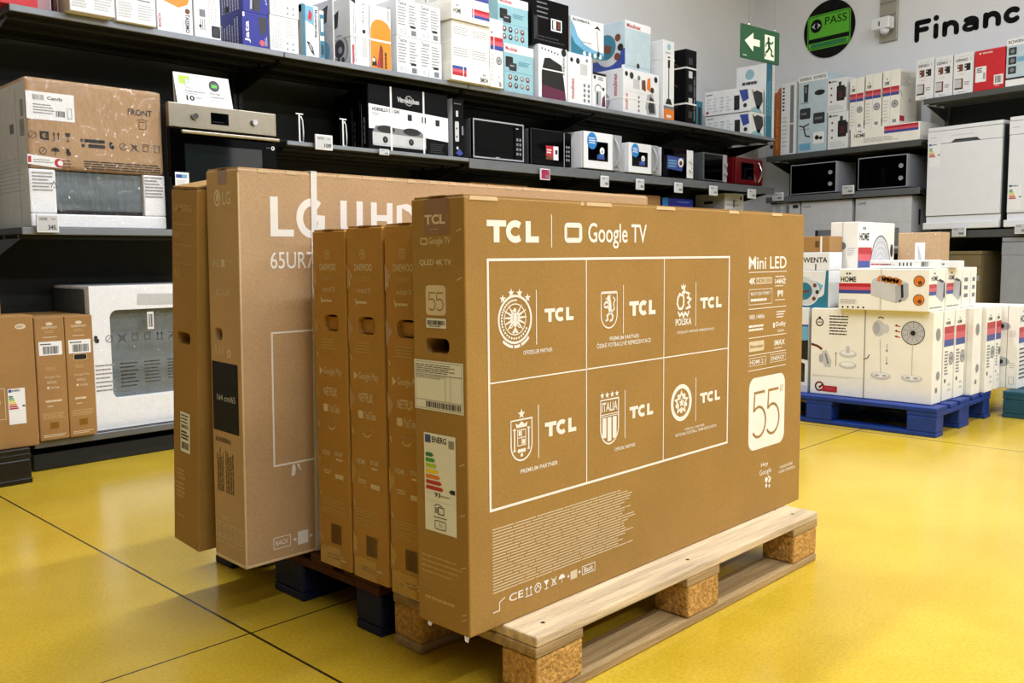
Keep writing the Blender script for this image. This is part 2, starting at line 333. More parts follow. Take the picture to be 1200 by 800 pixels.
    def build(s, name, parent):
        first = None
        for g in s._clusters():
            nm = name if first is None else 'printed_mark'; vs = {}; F = []
            for n in g: F.append(tuple(vs.setdefault(k, len(vs)) for k in s.F[n]))
            me = bpy.data.meshes.new(nm); me.from_pydata([s.V[k] for k in vs], [], F)
            used = sorted({s.I[n] for n in g})
            for k in used: me.materials.append(s.mats[k])
            me.polygons.foreach_set('material_index', [used.index(s.I[n]) for n in g]); me.update()
            o = bpy.data.objects.new(nm, me); COL.objects.link(o); o.parent = parent
            first = first or o
        return first

# ------------------------------------------------------------------ frames of reference: the long wall, the end wall, the pallets by the end wall
class Fr:
    def __init__(s, un, nn): s.un = Vector((*un, 0)); s.nn = Vector((*nn, 0)); s.rot = math.atan2(un[1], un[0])
    def pt(s, a, b, z=0.0): p = s.un * a + s.nn * b; return Vector((p.x, p.y, z))
    def a_at(s, px, b, z):            # where along the frame the sight line through column px meets depth b
        O = Vector((0, 0, CAM_H)); q = s.pt(0, b, z) - O; k = (px - 600) / FPX
        g = CAM_R - CAM_F * k; return -(q.dot(g)) / (s.un.dot(g))
    def b_at(s, px, a, z):
        O = Vector((0, 0, CAM_H)); q = s.pt(a, 0, z) - O; k = (px - 600) / FPX
        g = CAM_R - CAM_F * k; return -(q.dot(g)) / (s.nn.dot(g))
    def z_at(s, py, a, b):
        O = Vector((0, 0, CAM_H)); q = s.pt(a, b, 0) - O; k = (400 - py) / FPX
        g = CAM_U - CAM_F * k; return -(q.dot(g)) / g.z
rw = math.radians(-99.10146)
LW = Fr((1, 0), (0, 1)); RWF = Fr((math.cos(rw), math.sin(rw)), (-math.sin(rw), math.cos(rw))); PL = Fr((0, -1), (1, 0))

def carton(name, label, cat, fr, a0, b0, z0, w, d, h, mat, group=None, bev=0.004, yaw=0.0, hole=None, part='carton_shell', flaps=0, hole_face='left', void=None):
    """a closed box as a thing: Empty at its base, shell with rounded edges, optional grip hole cut in an end"""
    P = fr.pt(a0 + w / 2, b0 + d / 2, z0); r = empty(name, P, fr.rot + yaw); tag(r, label, cat, group)
    mb = MB(); mb.box((-w/2, -d/2, 0), (w/2, d/2, h), mat, bev, 2)
    if hole:
        u0, v0, u1, v1 = hole; bm = mb.bm; bm.faces.ensure_lookup_table()
        fc = max((f for f in bm.faces if f.normal.x < -0.9), key=lambda f: f.calc_area())
        es = list(fc.edges); bmesh.ops.delete(bm, geom=[fc], context='FACES_ONLY')
        st = rrect(d/2 - u1, v0, d/2 - u0, v1, min(v1 - v0, u1 - u0) * .42)
        vs = [bm.verts.new((-w/2, y, z)) for y, z in st]; es += [bm.edges.new((vs[i], vs[(i+1) % len(vs)])) for i in range(len(vs))]
        new = bmesh.ops.triangle_fill(bm, use_beauty=True, use_dissolve=False, edges=es)['geom']; mb._tag([f for f in new if isinstance(f, bmesh.types.BMFace)], mat)
        dep = 0.05; bk = [bm.verts.new((-w/2 + dep, y, z)) for y, z in st]; n = len(st)
        mb._tag([bm.faces.new((vs[i], vs[(i+1) % n], bk[(i+1) % n], bk[i])) for i in range(n)], void or mat); mb._tag([bm.faces.new(bk)], HOLE_SHADE)
    mb.build(part, r)
    if flaps:
        f = MB()
        for sgn in (-1, 1):
            n = 9; pts = []
            for k in range(n + 1): pts.append((-w/2 + .004 + (w - .008) * k / n, sgn * (d/2 - .003 - random.uniform(0, .004)), h))
            pts += [(w/2 - .004, sgn * .0015, h), (-w/2 + .004, sgn * .0015, h)]
            f.prism(pts, (0, 0, flaps), mat)
        f.box((-w/2 - .001, -d*.16, h + flaps), (w/2 + .001, d*.16, h + flaps + .0006), TAPEC)
        f.build('top_flap', r)
    return r

# ------------------------------------------------------------------ room shell
WALLY, WALLD = 4.80, 7.62
fl = MB(); fl.box((-7, -8, -0.1), (14, 9, 0.0), floor_mat()); struct(fl.build('floor'))
cl = MB(); cl.box((-7, -8, CEIL), (14, 9, CEIL + .1), CEILM); struct(cl.build('ceiling'))
cx = (WALLD - RWF.nn.y * WALLY) / RWF.nn.x
wl = MB(); wl.box((-5, WALLY, 0), (cx + .3, WALLY + .15, CEIL), WALLM); struct(wl.build('wall_left'))
wr = MB(); e0 = Vector((cx, WALLY, 0)); e1 = e0 + RWF.un * 9.5; o = RWF.nn * .15
wr.prism([e0, e1, e1 + o, e0 + o], (0, 0, CEIL), WALLM); struct(wr.build('wall_right'))
LAMP_LBL = 'white ceiling batten lamp %s'
for k, (x, y, ln) in enumerate(LAMPS):
    r = empty('ceiling_lamp', (x, y, CEIL)); tag(r, 'white linear batten lamp fixed under the ceiling out of view', 'ceiling lamp', 'ceiling lamps')
    m = MB(); m.box((-ln/2, -.09, -.07), (ln/2, .09, 0), HOUS, .006); m.build('lamp_housing', r)
    m = MB(); m.box((-ln/2 + .02, -.075, -.085), (ln/2 - .02, .075, -.07), LAMPM); m.build('diffuser', r)
    ld = bpy.data.lights.new('lamp_light', 'AREA'); ld.shape = 'RECTANGLE'; ld.size = ln; ld.size_y = .16; ld.energy = LAMP_W * ln / 4.6; ld.color = (.90, .965, 1.12)
    lo = bpy.data.objects.new('lamp_light', ld); COL.objects.link(lo); lo.parent = r; lo.location = (0, 0, -.10)

# ------------------------------------------------------------------ shelving bays
def shelf_board(parent, x0, x1, z, y0, y1, metal, rail, rail_h, ribs=True):
    m = MB(); m.box((x0, y0 + .004, z - .028), (x1, y1, z), metal, .002, 1)
    if ribs:
        for k in range(3):
            y = y0 + .06 + (y1 - y0 - .1) * k / 2
            m.box((x0 + .01, y, z - .045), (x1 - .01, y + .03, z - .026), metal, .003, 1)
    s = m.build('shelf', parent)
    m = MB(); m.box((x0 + .001, y0 - .006, z - rail_h), (x1 - .001, y0 + .0038, z - .0004), rail, .0025, 1); m.build('shelf_rail', s)
def bay(name, label, fr, a0, a1, b0, b1, panel_h, shelves, metal, panelm, base_h=.10):
    r = empty(name, fr.pt((a0 + a1) / 2, b0, 0), fr.rot); tag(r, label, 'shelving unit', 'shelving bays')
    w = a1 - a0; D = b1 - b0; x0, x1 = -w/2 + .001, w/2 - .001
    m = MB()
    nz = max(2, int(panel_h / .6)); hh = panel_h / nz
    for k in range(nz): m.box((x0, D - .02, hh * k + .0015), (x1, D, hh * (k + 1) - .0015), panelm, .001, 1)
    m.build('back_panel', r)
    for sx in (x0, x1 - .03):
        m = MB(); m.box((sx, D - .06, 0), (sx + .03, D - .0201, panel_h), metal, .003, 1)
        for k in range(int(panel_h / .05)): m.box((sx + .011, D - .0615, .03 + .05 * k), (sx + .019, D - .06, .055 + .05 * k), BPLAS)
        m.build('upright', r)
    m = MB(); m.box((x0, .02, 0), (x1, D - .061, base_h - .03), metal, .003, 1); m.build('base_plinth', r)
    for z, rail, rh, dep in shelves:
        shelf_board(r, x0, x1, z, 0.0 if not dep else D - dep, D - .061, metal, rail, rh)
        if z > .3:
            for sx in (x0 + .004, x1 - .008):
                f0 = (0.0 if not dep else D - dep) + .03
                m = MB(); m.prism([(sx, f0, z - .046), (sx, D - .062, z - .046), (sx, D - .062, z - .15)], (.004, 0, 0), metal); m.build('shelf_bracket', r)
    return r
Y0, Y1 = 4.075, 4.60
UP, MID, LOW, BASE = 1.925, 1.487, 1.030, 0.132
edges = [1.285, 2.55, 3.81, 5.07, 6.33, 7.56]
blab = ['charcoal shelving bay holding the wrapped ovens, at the end of the run', 'charcoal shelving bay with the gas hob cartons on its middle shelf', 'charcoal shelving bay with two black microwaves on its middle shelf',
        'charcoal shelving bay with the white microwaves on its middle shelf', 'charcoal shelving bay with the red microwave, beside the room corner']
for i in range(5):
    sh = [(UP, LRAIL, .028, 0)] + ([(LOW, LRAIL, .03, 0), (BASE, RAILM, .03, 0)] if i == 0 else [(MID, LRAIL if i == 1 else RAILM, .022 if i == 1 else .06, 0), (LOW, RAILM, .04, 0), (BASE, RAILM, .03, 0)])
    bay('shelving_bay', blab[i], LW, edges[i], edges[i+1], Y0, Y1, 2.05, sh, SHELFM, PANELM)
DB = 7.2
bay('shelving_bay', 'grey shelving bay holding two silver microwaves against the end wall', RWF, -5.60, -4.055, DB, 7.61, 1.80, [(1.818, RSHELF, .05, 0), (1.432, RAILM, .055, 0), (.93, RAILM, .04, 0), (.132, RAILM, .03, 0)], RSHELF, PANELM)
bay('shelving_bay', 'grey shelving bay with white dishwashers beneath the coffee machine cartons', RWF, -4.05, -2.5, DB, 7.60, 2.17, [(2.136, RSHELF, .045, 0), (1.068, RSHELF, .06, 0), (.132, RAILM, .03, 0)], RSHELF, PANELM)

# ------------------------------------------------------------------ pallets
def pallet(name, label, x0, y0, L, Wd, top, blk, rot=0.0, ncols=3, rows=3, nboards=5, stringer=None, bottom=None, group='pallets'):
    """wooden pallet: long boards along x, cross boards, blocks, skids; corner at x0,y0"""
    c, s = math.cos(rot), math.sin(rot)
    r = empty(name, (x0 + c * L/2 - s * Wd/2, y0 + s * L/2 + c * Wd/2, 0), rot); tag(r, label, 'pallet', group)
    hb = .0718; z = .0221
    xs = [(-L/2, -L/2 + .145), (-.0725, .0725), (L/2 - .145, L/2)]
    ys = [(-Wd/2, -Wd/2 + .10)] + ([(-.0725, .0725)] if rows == 3 else []) + [(Wd/2 - .10, Wd/2)]
    j = lambda: random.uniform(-.003, .003)
    for ya, yb in ys:
        m = MB(); m.box((-L/2 + j(), ya + .001, .0002), (L/2 + j(), yb - .001, .022), bottom or top, .004, 2); m.build('bottom_board', r)
    for xa, xb in xs:
        for ya, yb in ys:
            m = MB(); m.box((xa + .002 + abs(j()), ya + .001, z), (xb - .002, yb - .001, z + hb + .006), blk, .006, 2, jit=.001); m.build('block', r)
    z += hb + .0062
    for xa, xb in xs:
        m = MB(); m.box((xa, -Wd/2 + abs(j()), z), (xb, Wd/2 - abs(j()), z + .0215), stringer or top, .003, 2); m.build('cross_board', r)
    z += .0218
    for k in range(nboards):
        bw = .145 if k % 2 == 0 else .10
        yc = -Wd/2 + .0725 + (Wd - .145) * k / (nboards - 1)
        m = MB(); m.box((-L/2 + j(), yc - bw/2, z), (L/2 + j(), yc + bw/2, .144), top, .004, 2)
        for xa, xb in xs:
            for q in (-.03, .03):
                nx = (xa + xb)/2 + j()*4; m.cyl((nx, yc + q, .1425), (nx, yc + q, .1443), .005, INKB, seg=10)
        m.build('deck_board', r)
    return r
pallet('pallet', 'bare wooden pallet under the television cartons, front edge showing', 1.257, 1.170, 1.205, .452, WOODT, WOODB, rows=2, nboards=3, stringer=WOODD, bottom=WOODD)
pallet('pallet', 'dark blue pallet in the shadow under the largest television carton', 1.250, 1.660, 1.20, .80, WOODR, BLUEW_SHADED, stringer=WOODR, bottom=BLUEW_SHADED)  # blocks and bottom boards carry painted shadow in their darker blue

# ------------------------------------------------------------------ television cartons on the pallets
TZ = .1446
def tcl(P, u0, v0, u1, v1, L=0, m=INKW):
    w, h = u1 - u0, v1 - v0; t = h * .31
    P.rect(u0, v1 - t*.92, u0 + .36*w, v1, m, L); P.rect(u0 + .18*w - t*.6, v0, u0 + .18*w + t*.6, v1 - t*.92, m, L)
    c = u0 + .535*w; P.stroke(arc(c, v0 + h/2, .18*w - t/2, h/2 - t/2 + h*.02, 48, 312, 22), t, m, L)
    P.rect(u0 + .735*w, v0, u0 + .735*w + t*1.15, v1, m, L); P.rect(u0 + .735*w + t*1.15, v0, u1, v0 + t*.95, m, L)
def shield(P, u, v, w, h, m, wd=.004, L=0, round_=True):
    pts = [(u - w/2, v + h/2), (u + w/2, v + h/2), (u + w/2, v - h*.12)] + [(u + w/2 * math.cos(t), v - h*.12 - h*.38 * math.sin(t)) for t in [math.pi/2 * k / 8 for k in range(1, 9)]]
    pts += [(u - w/2 * math.sin(t), v - h*.12 - h*.38 * math.cos(t)) for t in [math.pi/2 * k / 8 for k in range(1, 9)]]
    P.stroke(pts, wd, m, L, closed=True); return pts
def bird(P, u, v, s, m, L=0):
    """heraldic eagle: body, spread feathered wings, tail, turned head"""
    P.poly([(u + s * x, v + s * y) for x, y in ((-.13, .2), (0, .36), (.13, .2), (.14, -.15), (0, -.38), (-.14, -.15))], m, L)
    P.disc(u - .02 * s, v + .42 * s, .1 * s, m, L, n=14); P.poly([(u - .1*s, v + .46*s), (u - .24*s, v + .4*s), (u - .09*s, v + .38*s)], m, L)
    for k in (-1, 1):
        for q, (ang, ln) in enumerate(((58, .60), (28, .66), (2, .62), (-24, .60), (-50, .54))):
            t = math.radians(ang); bx, by = u + k * s * .1, v + s * (.2 - .06 * q)
            ex, ey = bx + k * s * ln * math.cos(t), by + s * ln * math.sin(t) * .9; nx, ny = -math.sin(t) * .07 * s, math.cos(t) * .07 * s
            P.poly([(bx - k*nx, by - ny), (ex, ey - .02*s), (ex + k*.02*s, ey + .03*s), (bx + k*nx, by + ny)][::k], m, L)
        P.poly([(u, v - .3*s), (u + k*.2*s, v - .56*s), (u + k*.06*s, v - .6*s), (u, v - .5*s)][::k], m, L)
        P.stroke([(u + k*.1*s, v - .2*s), (u + k*.24*s, v - .34*s), (u + k*.34*s, v - .32*s)], .05*s, m, L)
def lion(P, u, v, s, m, L=0):
    """rampant lion"""
    P.poly([(u + s*x, v + s*y) for x, y in ((-.12, .3), (.1, .34), (.14, .05), (.16, -.28), (-.02, -.3), (-.1, -.05))], m, L)
    P.disc(u - .06*s, v + .4*s, .13*s, m, L, n=14); P.poly([(u - .14*s, v + .45*s), (u - .3*s, v + .4*s), (u - .14*s, v + .33*s)], m, L)
    for a in ([(-.06, .22), (-.24, .26), (-.36, .16)], [(-.06, .1), (-.22, .02), (-.34, .06)], [(0, -.22), (-.16, -.34), (-.12, -.52), (-.24, -.54)], [(.1, -.2), (.24, -.36), (.18, -.54), (.06, -.56)]):
        P.stroke([(u + s*x, v + s*y) for x, y in a], .1*s, m, L, cap=True)
    P.stroke([(u + s*x, v + s*y) for x, y in ((.14, -.18), (.34, -.06), (.28, .16), (.38, .34), (.26, .44))], .07*s, m, L, cap=True)
    for k, x in enumerate((-.1, -.02, .06)): P.poly([(u + s*(x - .03), v + .5*s), (u + s*(x + .03), v + .5*s), (u + s*x, v + .6*s)], m, L)

def tcl_carton():
    w, d, h = 1.378, .1545, .858
    r = carton('television_carton', 'tan television carton with white crest grid, outermost on the bare wooden pallet', 'carton', LW, 1.1665, 1.2665, TZ, w, d, h, KRAFT, 'television cartons on the pallets', .003, math.radians(.35), hole=(d - .119, .556, d - .047, .586), flaps=.004)
    p = Print('front', w, d, h); m = INKW
    tcl(p, .058, .772, .207, .815); p.rect(.245, .762, .2475, .83, m)
    p.stroke(rrect(.2925, .7775, .3405, .8095, .006), .0105, m, closed=True); p.text('Google TV', .366, .760, .582, .816, m, .012)
    p.stroke([(.2965, .7805), (.2965, .8065)], .0015, KRAFT, 1)
    p.frame(.057, .240, .956, .741, .0055, m)
    for u in (.3595, .6545): p.rect(u - .0015, .2455, u + .0015, .7355, m)
    p.rect(.0625, .4955, .9505, .4985, m)
    for u, v in ((.198, .62), (.4925, .622), (.794, .621), (.202, .382), (.4995, .379), (.798, .378)): p.rect(u - .0012, v - .056, u + .0012, v + .056, m)
    for a in ((.223, .608, .316, .636), (.515, .605, .619, .639), (.814, .608, .917, .636), (.222, .366, .324, .397), (.517, .365, .611, .393), (.818, .364, .914, .391)): tcl(p, *a)
    # German eagle roundel with four stars
    p.ring(.135, .619, .047, .005, m); p.ring(.135, .619, .031, .0022, m); bird(p, .135, .618, .046, m)
    for k in range(26):
        t = math.radians(200 - k * 220 / 25) if k < 14 else math.radians(-20 - (k - 13) * 140 / 13); p.disc(.135 + .0385 * math.cos(t), .619 + .0385 * math.sin(t), .0026, m, n=8)
    p.stroke(arc(.135, .617, .053, .053, 228, 262, 8), .006, m); p.stroke(arc(.135, .617, .053, .053, 266, 285, 8), .006, m); p.stroke(arc(.135, .617, .053, .053, 289, 318, 8), .006, m)
    for u, v in ((.1, .661), (.124, .672), (.148, .671), (.172, .661)): p.star(u, v, .0095, m)
    p.text('OFFIZIELLER PARTNER', .158, .5455, .247, .554, m, .01)
    # Czech lion shield
    pts = shield(p, .44, .622, .058, .078, m, .0032); p.rect(.412, .6615, .468, .665, m); lion(p, .441, .628, .052, m)
    p.text('PREMIUM PARTNER', .442, .5535, .553, .5625, m, .008); p.text('ČESKÉ FOTBALOVÉ REPREZENTACE', .396, .5395, .600, .5525, m, .008)
    # Polish eagle ribbon
    p.stroke([(.731, .645), (.722, .649), (.714, .64), (.711, .626), (.718, .613), (.731, .612), (.739, .622), (.739, .64), (.733, .652)], .0062, m, cap=True)
    for a in ([(.75, .652), (.764, .648), (.756, .64), (.77, .634), (.758, .626), (.768, .616), (.75, .612)], [(.716, .604), (.722, .595), (.732, .602), (.738, .592), (.746, .602), (.756, .594), (.762, .604)]): p.stroke([(u, v) for u, v in a], .0058, m, cap=True)
    p.poly([(.73, .66), (.745, .66), (.749, .672), (.741, .667), (.737, .675), (.733, .667), (.726, .672)][::1], m); p.disc(.741, .654, .006, m, n=12)
    p.text('POLSKA', .704, .571, .775, .588, m, .03); p.text('OFICJALNY PARTNER REPREZENTACJI', .711, .549, .880, .557, m, .008)
    # Spanish shield
    shield(p, .151, .372, .062, .084, m, .0036); p.star(.151, .4255, .011, m)
    p.poly([(.136, .398), (.166, .398), (.169, .408), (.16, .404), (.151, .411), (.142, .404), (.133, .408)], m)
    p.frame(.138, .36, .164, .394, .002, m); p.rect(.15, .36, .152, .394, m); p.rect(.138, .376, .164, .378, m)
    for k in ((.142, .381, .149, .391), (.153, .363, .161, .373)): p.rect(*k, m)
    for u in (.13, .172): p.rect(u - .002, .352, u + .002, .395, m); p.rect(u - .004, .393, u + .004, .397, m); p.rect(u - .004, .35, u + .004, .353, m)
    for k in (-1, 0, 1): p.disc(.151 + k * .008, .35, .0045, m, n=10)
    p.disc(.151, .341, .004, m, n=10); p.text('PREMIUM PARTNER', .147, .302, .262, .311, m, .012)
    # Italian shield with four stars
    shield(p, .442, .37, .066, .102, m, .0036); p.text('ITALIA', .413, .394, .471, .415, m, .02); p.rect(.411, .3865, .473, .3885, m); p.rect(.411, .3825, .473, .3842, m)
    for k, b in ((-.021, .334), (-.0025, .325), (.0165, .33)): p.rect(.442 + k - .0055, b, .442 + k + .009, .380, m)
    for k in range(4): p.star(.415 + .018 * k, .4315, .0082, m)
    p.text('OFFICIAL PARTNER', .461, .298, .54, .306, m, .012)
    # star roundel
    p.ring(.7325, .3775, .041, .011, m); p.star(.7325, .3775, .033, m, 0, .5); p.star(.7325, .3775, .021, KRAFT, 1, .5); p.star(.7325, .3775, .012, m, 2, .5)
    for k in range(5):
        t = math.radians(-90 + 72 * k); p.disc(.7325 + .021 * math.cos(t), .3775 + .021 * math.sin(t), .006, m, n=10)
    p.text('OFFICIAL PARTNER', .748, .304, .84, .310, m, .006); p.text('NATIONAL FOOTBALL TEAM ASSOCIATION', .707, .2935, .898, .301, m, .006)
    # column of features
    p.text('Mini LED', 1.055, .704, 1.269, .7385, m, .012); p.rect(1.056, .6945, 1.271, .6965, m)
    p.text('4K', 1.058, .6625, 1.094, .6805, m, .03); p.rr(1.097, .6625, 1.186, .6805, .002, INKP); p.text('HDR1300', 1.1, .6655, 1.183, .6775, KRAFT, .01, 1); p.text('144HZ', 1.204, .66, 1.268, .675, m, .03); p.lines(1.204, .678, 1.268, .684, 1, m); p.lines(1.204, .652, 1.268, .657, 1, m)
    p.frame(1.058, .606, 1.188, .649, .0015, m); p.text('MULTI HDR FORMAT', 1.068, .632, 1.178, .641, m, .01); p.lines(1.068, .613, 1.178, .625, 1, m, fill=.6)
    p.disc(1.225, .635, .0075, m, n=14); p.disc(1.245, .635, .0075, m, n=14); p.rect(1.225, .632, 1.245, .641, m); p.poly([(1.217, .637), (1.222, .621), (1.229, .628)], m); p.poly([(1.253, .637), (1.241, .628), (1.248, .621)], m); p.lines(1.206, .612, 1.27, .617, 1, m)
    p.rect(1.058, .594, 1.273, .596, m); p.text('VRR 144Hz', 1.06, .566, 1.146, .579, m, .012); p.lines(1.215, .562, 1.268, .584, 3, m); p.lines(1.06, .532, 1.155, .552, 2, m, fill=.6)
    p.text('Dolby', 1.212, .535, 1.272, .552, m, .02); p.rect(1.196, .536, 1.206, .55, m); p.text('VISION', 1.222, .522, 1.26, .529, m, .01)
    p.rect(1.06, .514, 1.275, .516, m); p.rr(1.063, .4765, 1.146, .505, .003, INKP); p.text('filmmaker', 1.068, .486, 1.141, .496, KRAFT, .01, 1); p.text('IMAX', 1.206, .484, 1.268, .5, m, .02); p.lines(1.206, .474, 1.268, .479, 1, m)
    p.rect(1.06, .4655, 1.275, .4675, m); p.frame(1.064, .436, 1.16, .459, .0013, m); p.text('HDMI 2.1', 1.07, .441, 1.154, .453, m, .01); p.frame(1.182, .437, 1.276, .46, .0013, m); p.text('ENERGY', 1.19, .442, 1.268, .454, m, .01); p.rect(1.06, .423, 1.275, .425, m)
    p.rr(1.066, .197, 1.273, .402, .03, m)
    for du in (0, .079):
        p.stroke([(1.155 + du, .359), (1.098 + du, .359), (1.094 + du, .306)] + arc(1.121 + du, .275, .04, .043, 128, -140, 18), .0072, KRAFT, 1)
    for q in (1.248, 1.259): p.stroke([(q, .368), (q - .002, .348)], .003, KRAFT, 1)
    p.text('Hey', 1.14, .138, 1.182, .154, m, .005); p.text('Google', 1.132, .1135, 1.2, .133, m, .005)
    for a in ((1.172, .1, .0085), (1.19, .094, .006), (1.187, .106, .0045), (1.197, .1, .004)): p.disc(a[0], a[1], a[2], m, n=14)
    p.disc(1.172, .083, .006, m, n=14); p.disc(1.19, .079, .005, m, n=14)
    p.text('HANDS-FREE', 1.252, .118, 1.33, .126, m, .01); p.text('VOICE CONTROL', 1.244, .1045, 1.348, .1125, m, .01)
    p.lines(.064, .070, .54, .206, 22, INKP, fill=.4, rag=.14, gap=.006)
    p.text('CE', .11, .042, .152, .058, m, .012); p.stroke([(.064, .033), (.082, .033), (.082, .05), (.098, .056)], .0022, m)
    for k in (.163, .175): p.stroke([(k, .041), (k, .058)], .0022, m); p.poly([(k - .005, .054), (k + .005, .054), (k, .06)], m)
    p.rect(.158, .0385, .18, .0405, m); p.ring(.197, .049, .0095, .0022, m); p.stroke([(.189, .044), (.197, .055), (.205, .044)], .002, m)
    p.poly([(.216, .058), (.232, .058), (.225, .047), (.223, .047)], m); p.rect(.2232, .041, .2252, .048, m); p.rect(.218, .0385, .23, .0405, m)
    p.stroke([(.24, .04), (.256, .058)], .0022, m); p.stroke([(.256, .04), (.24, .058)], .0022, m); p.frame(.243, .041, .253, .054, .0015, m)
    p.poly(arc(.274, .048, .0105, .01, 0, 180, 10), m); p.rect(.2732, .039, .2748, .049, m); p.star(.296, .047, .005, m, k=4); p.rr(.303, .037, .326, .056, .002, INKP); p.star(.334, .047, .005, m, k=4); p.frame(.343, .037, .389, .057, .0016, m); p.text('Back', .35, .041, .382, .053, m, .01)
    p.build('front_print', r)
    q = Print('left', w, d, h); E = lambda y: d - y       # y measured from the crest face
    q.rect(E(.114), .788, E(.042), .857, TAPE); q.text('TCL', E(.113), .808, E(.053), .827, INKP, .04, 1); q.lines(E(.10), .797, E(.07), .8, 1, INKF, 1, dash=False)
    q.stroke(rrect(E(.126), .77, E(.108), .781, .002), .0028, INKP, closed=True); q.text('Google TV', E(.102), .766, E(.04), .783, INKP, .005); q.text('QLED 4K TV', E(.131), .727, E(.037), .74, INKP, .02)
    q.rr(E(.114), .631, E(.055), .69, .009, INKP)
    for du in (0, .023): q.stroke([(E(.085) + du, .675), (E(.103) + du, .675), (E(.104) + du, .661)] + arc(E(.096) + du, .652, .0105, .011, 128, -140, 14), .0022, TAPE, 1)
    q.lines(E(.142), .102, E(.02), .146, 4, INKF, fill=.3); q.rect(E(.15), .076, E(.004), .077, INKF); q.lines(E(.132), .05, E(.03), .058, 1, INKF, fill=.8)
    for v in (.792, .70, .34, .24, .135, .04, .03): q.stroke([(E(.022), v), (E(.008), v + .006)], .0016, INKP, 1)
    q.build('end_print', r)
    t = Print('left', w, d, h); t.rect(E(.113), .606, E(.055), .625, PAPER, 1); t.barcode(E(.109), .612, E(.059), .621, INKB, 2); t.lines(E(.105), .608, E(.063), .611, 1, INKB, 2); t.build('barcode_label', r)
    t = Print('left', w, d, h); t.rect(E(.1525), .441, E(.008), .541, PAPER, 1); t.frame(E(.149), .444, E(.012), .538, .0008, INKG, 2)
    t.lines(E(.147), .515, E(.014), .534, 5, INKB, 2, fill=.35); t.rect(E(.149), .512, E(.012), .513, INKB, 2); t.lines(E(.147), .504, E(.05), .511, 2, INKG, 2); t.rect(E(.06), .462, E(.059), .512, INKG, 2); t.rect(E(.045), .462, E(.044), .512, INKG, 2); t.rect(E(.149), .461, E(.012), .462, INKG, 2)
    t.barcode(E(.118), .447, E(.014), .459, INKB, 2, 40); t.build('delivery_label', r)
    t = Print('left', w, d, h); t.energy(E(.127), .195, E(.033), .395, 1, 5); u0 = E(.127)
    t.rect(u0 + .074, .37, u0 + .09, .386, INKG, 2); t.text('93', u0 + .03, .267, u0 + .048, .276, INKB, .03, 2); t.lines(u0 + .05, .268, u0 + .08, .273, 1, INKG, 2); t.rect(u0 + .006, .258, u0 + .088, .2586, INKLG, 2)
    t.frame(u0 + .04, .232, u0 + .058, .248, .002, INKB, 2); t.rect(u0 + .03, .234, u0 + .04, .246, INKG, 2); t.stroke([(u0 + .028, .248), (u0 + .038, .253), (u0 + .052, .25)], .0016, INKB, 2); t.lines(u0 + .026, .224, u0 + .066, .228, 1, INKB, 2)
    t.stroke(rrect(u0 + .03, .202, u0 + .062, .219, .003), .0016, INKB, 2, closed=True); t.text('55', u0 + .042, .207, u0 + .052, .214, INKG, 0, 2); t.build('energy_label', r)
    # scraps of torn tape hanging from the lower edge of the end
    m = MB()
    for y, z in ((.04, -.004), (-.07, -.007)):
        m.prism([(-w/2 - .001, y - .006, .001), (-w/2 - .001, y + .008, .001), (-w/2 - .004, y + .003, z), (-w/2 - .002, y - .004, z * 1.3)], (.0015, .001, 0), STRAP)
    m.build('torn_tape', r)
    return r
def worn_edge(r, w, d, h, spots):
    for a, b in spots:
        m = MB(); m.prism([(-w/2 + a, -d/2 - .0012, h - .006), (-w/2 + b, -d/2 - .0012, h - .006), (-w/2 + b - .004, -d/2 - .0012, h + .0015), (-w/2 + a + .003, -d/2 - .0012, h + .0015)], (0, .005, 0), KEDGE); m.build('torn_paper_edge', r)
r = tcl_carton(); worn_edge(r, 1.378, .1545, .858, [(.012, .09), (.34, .352), (.36, .45), (.62, .70), (.95, 1.0), (1.18, 1.24)])

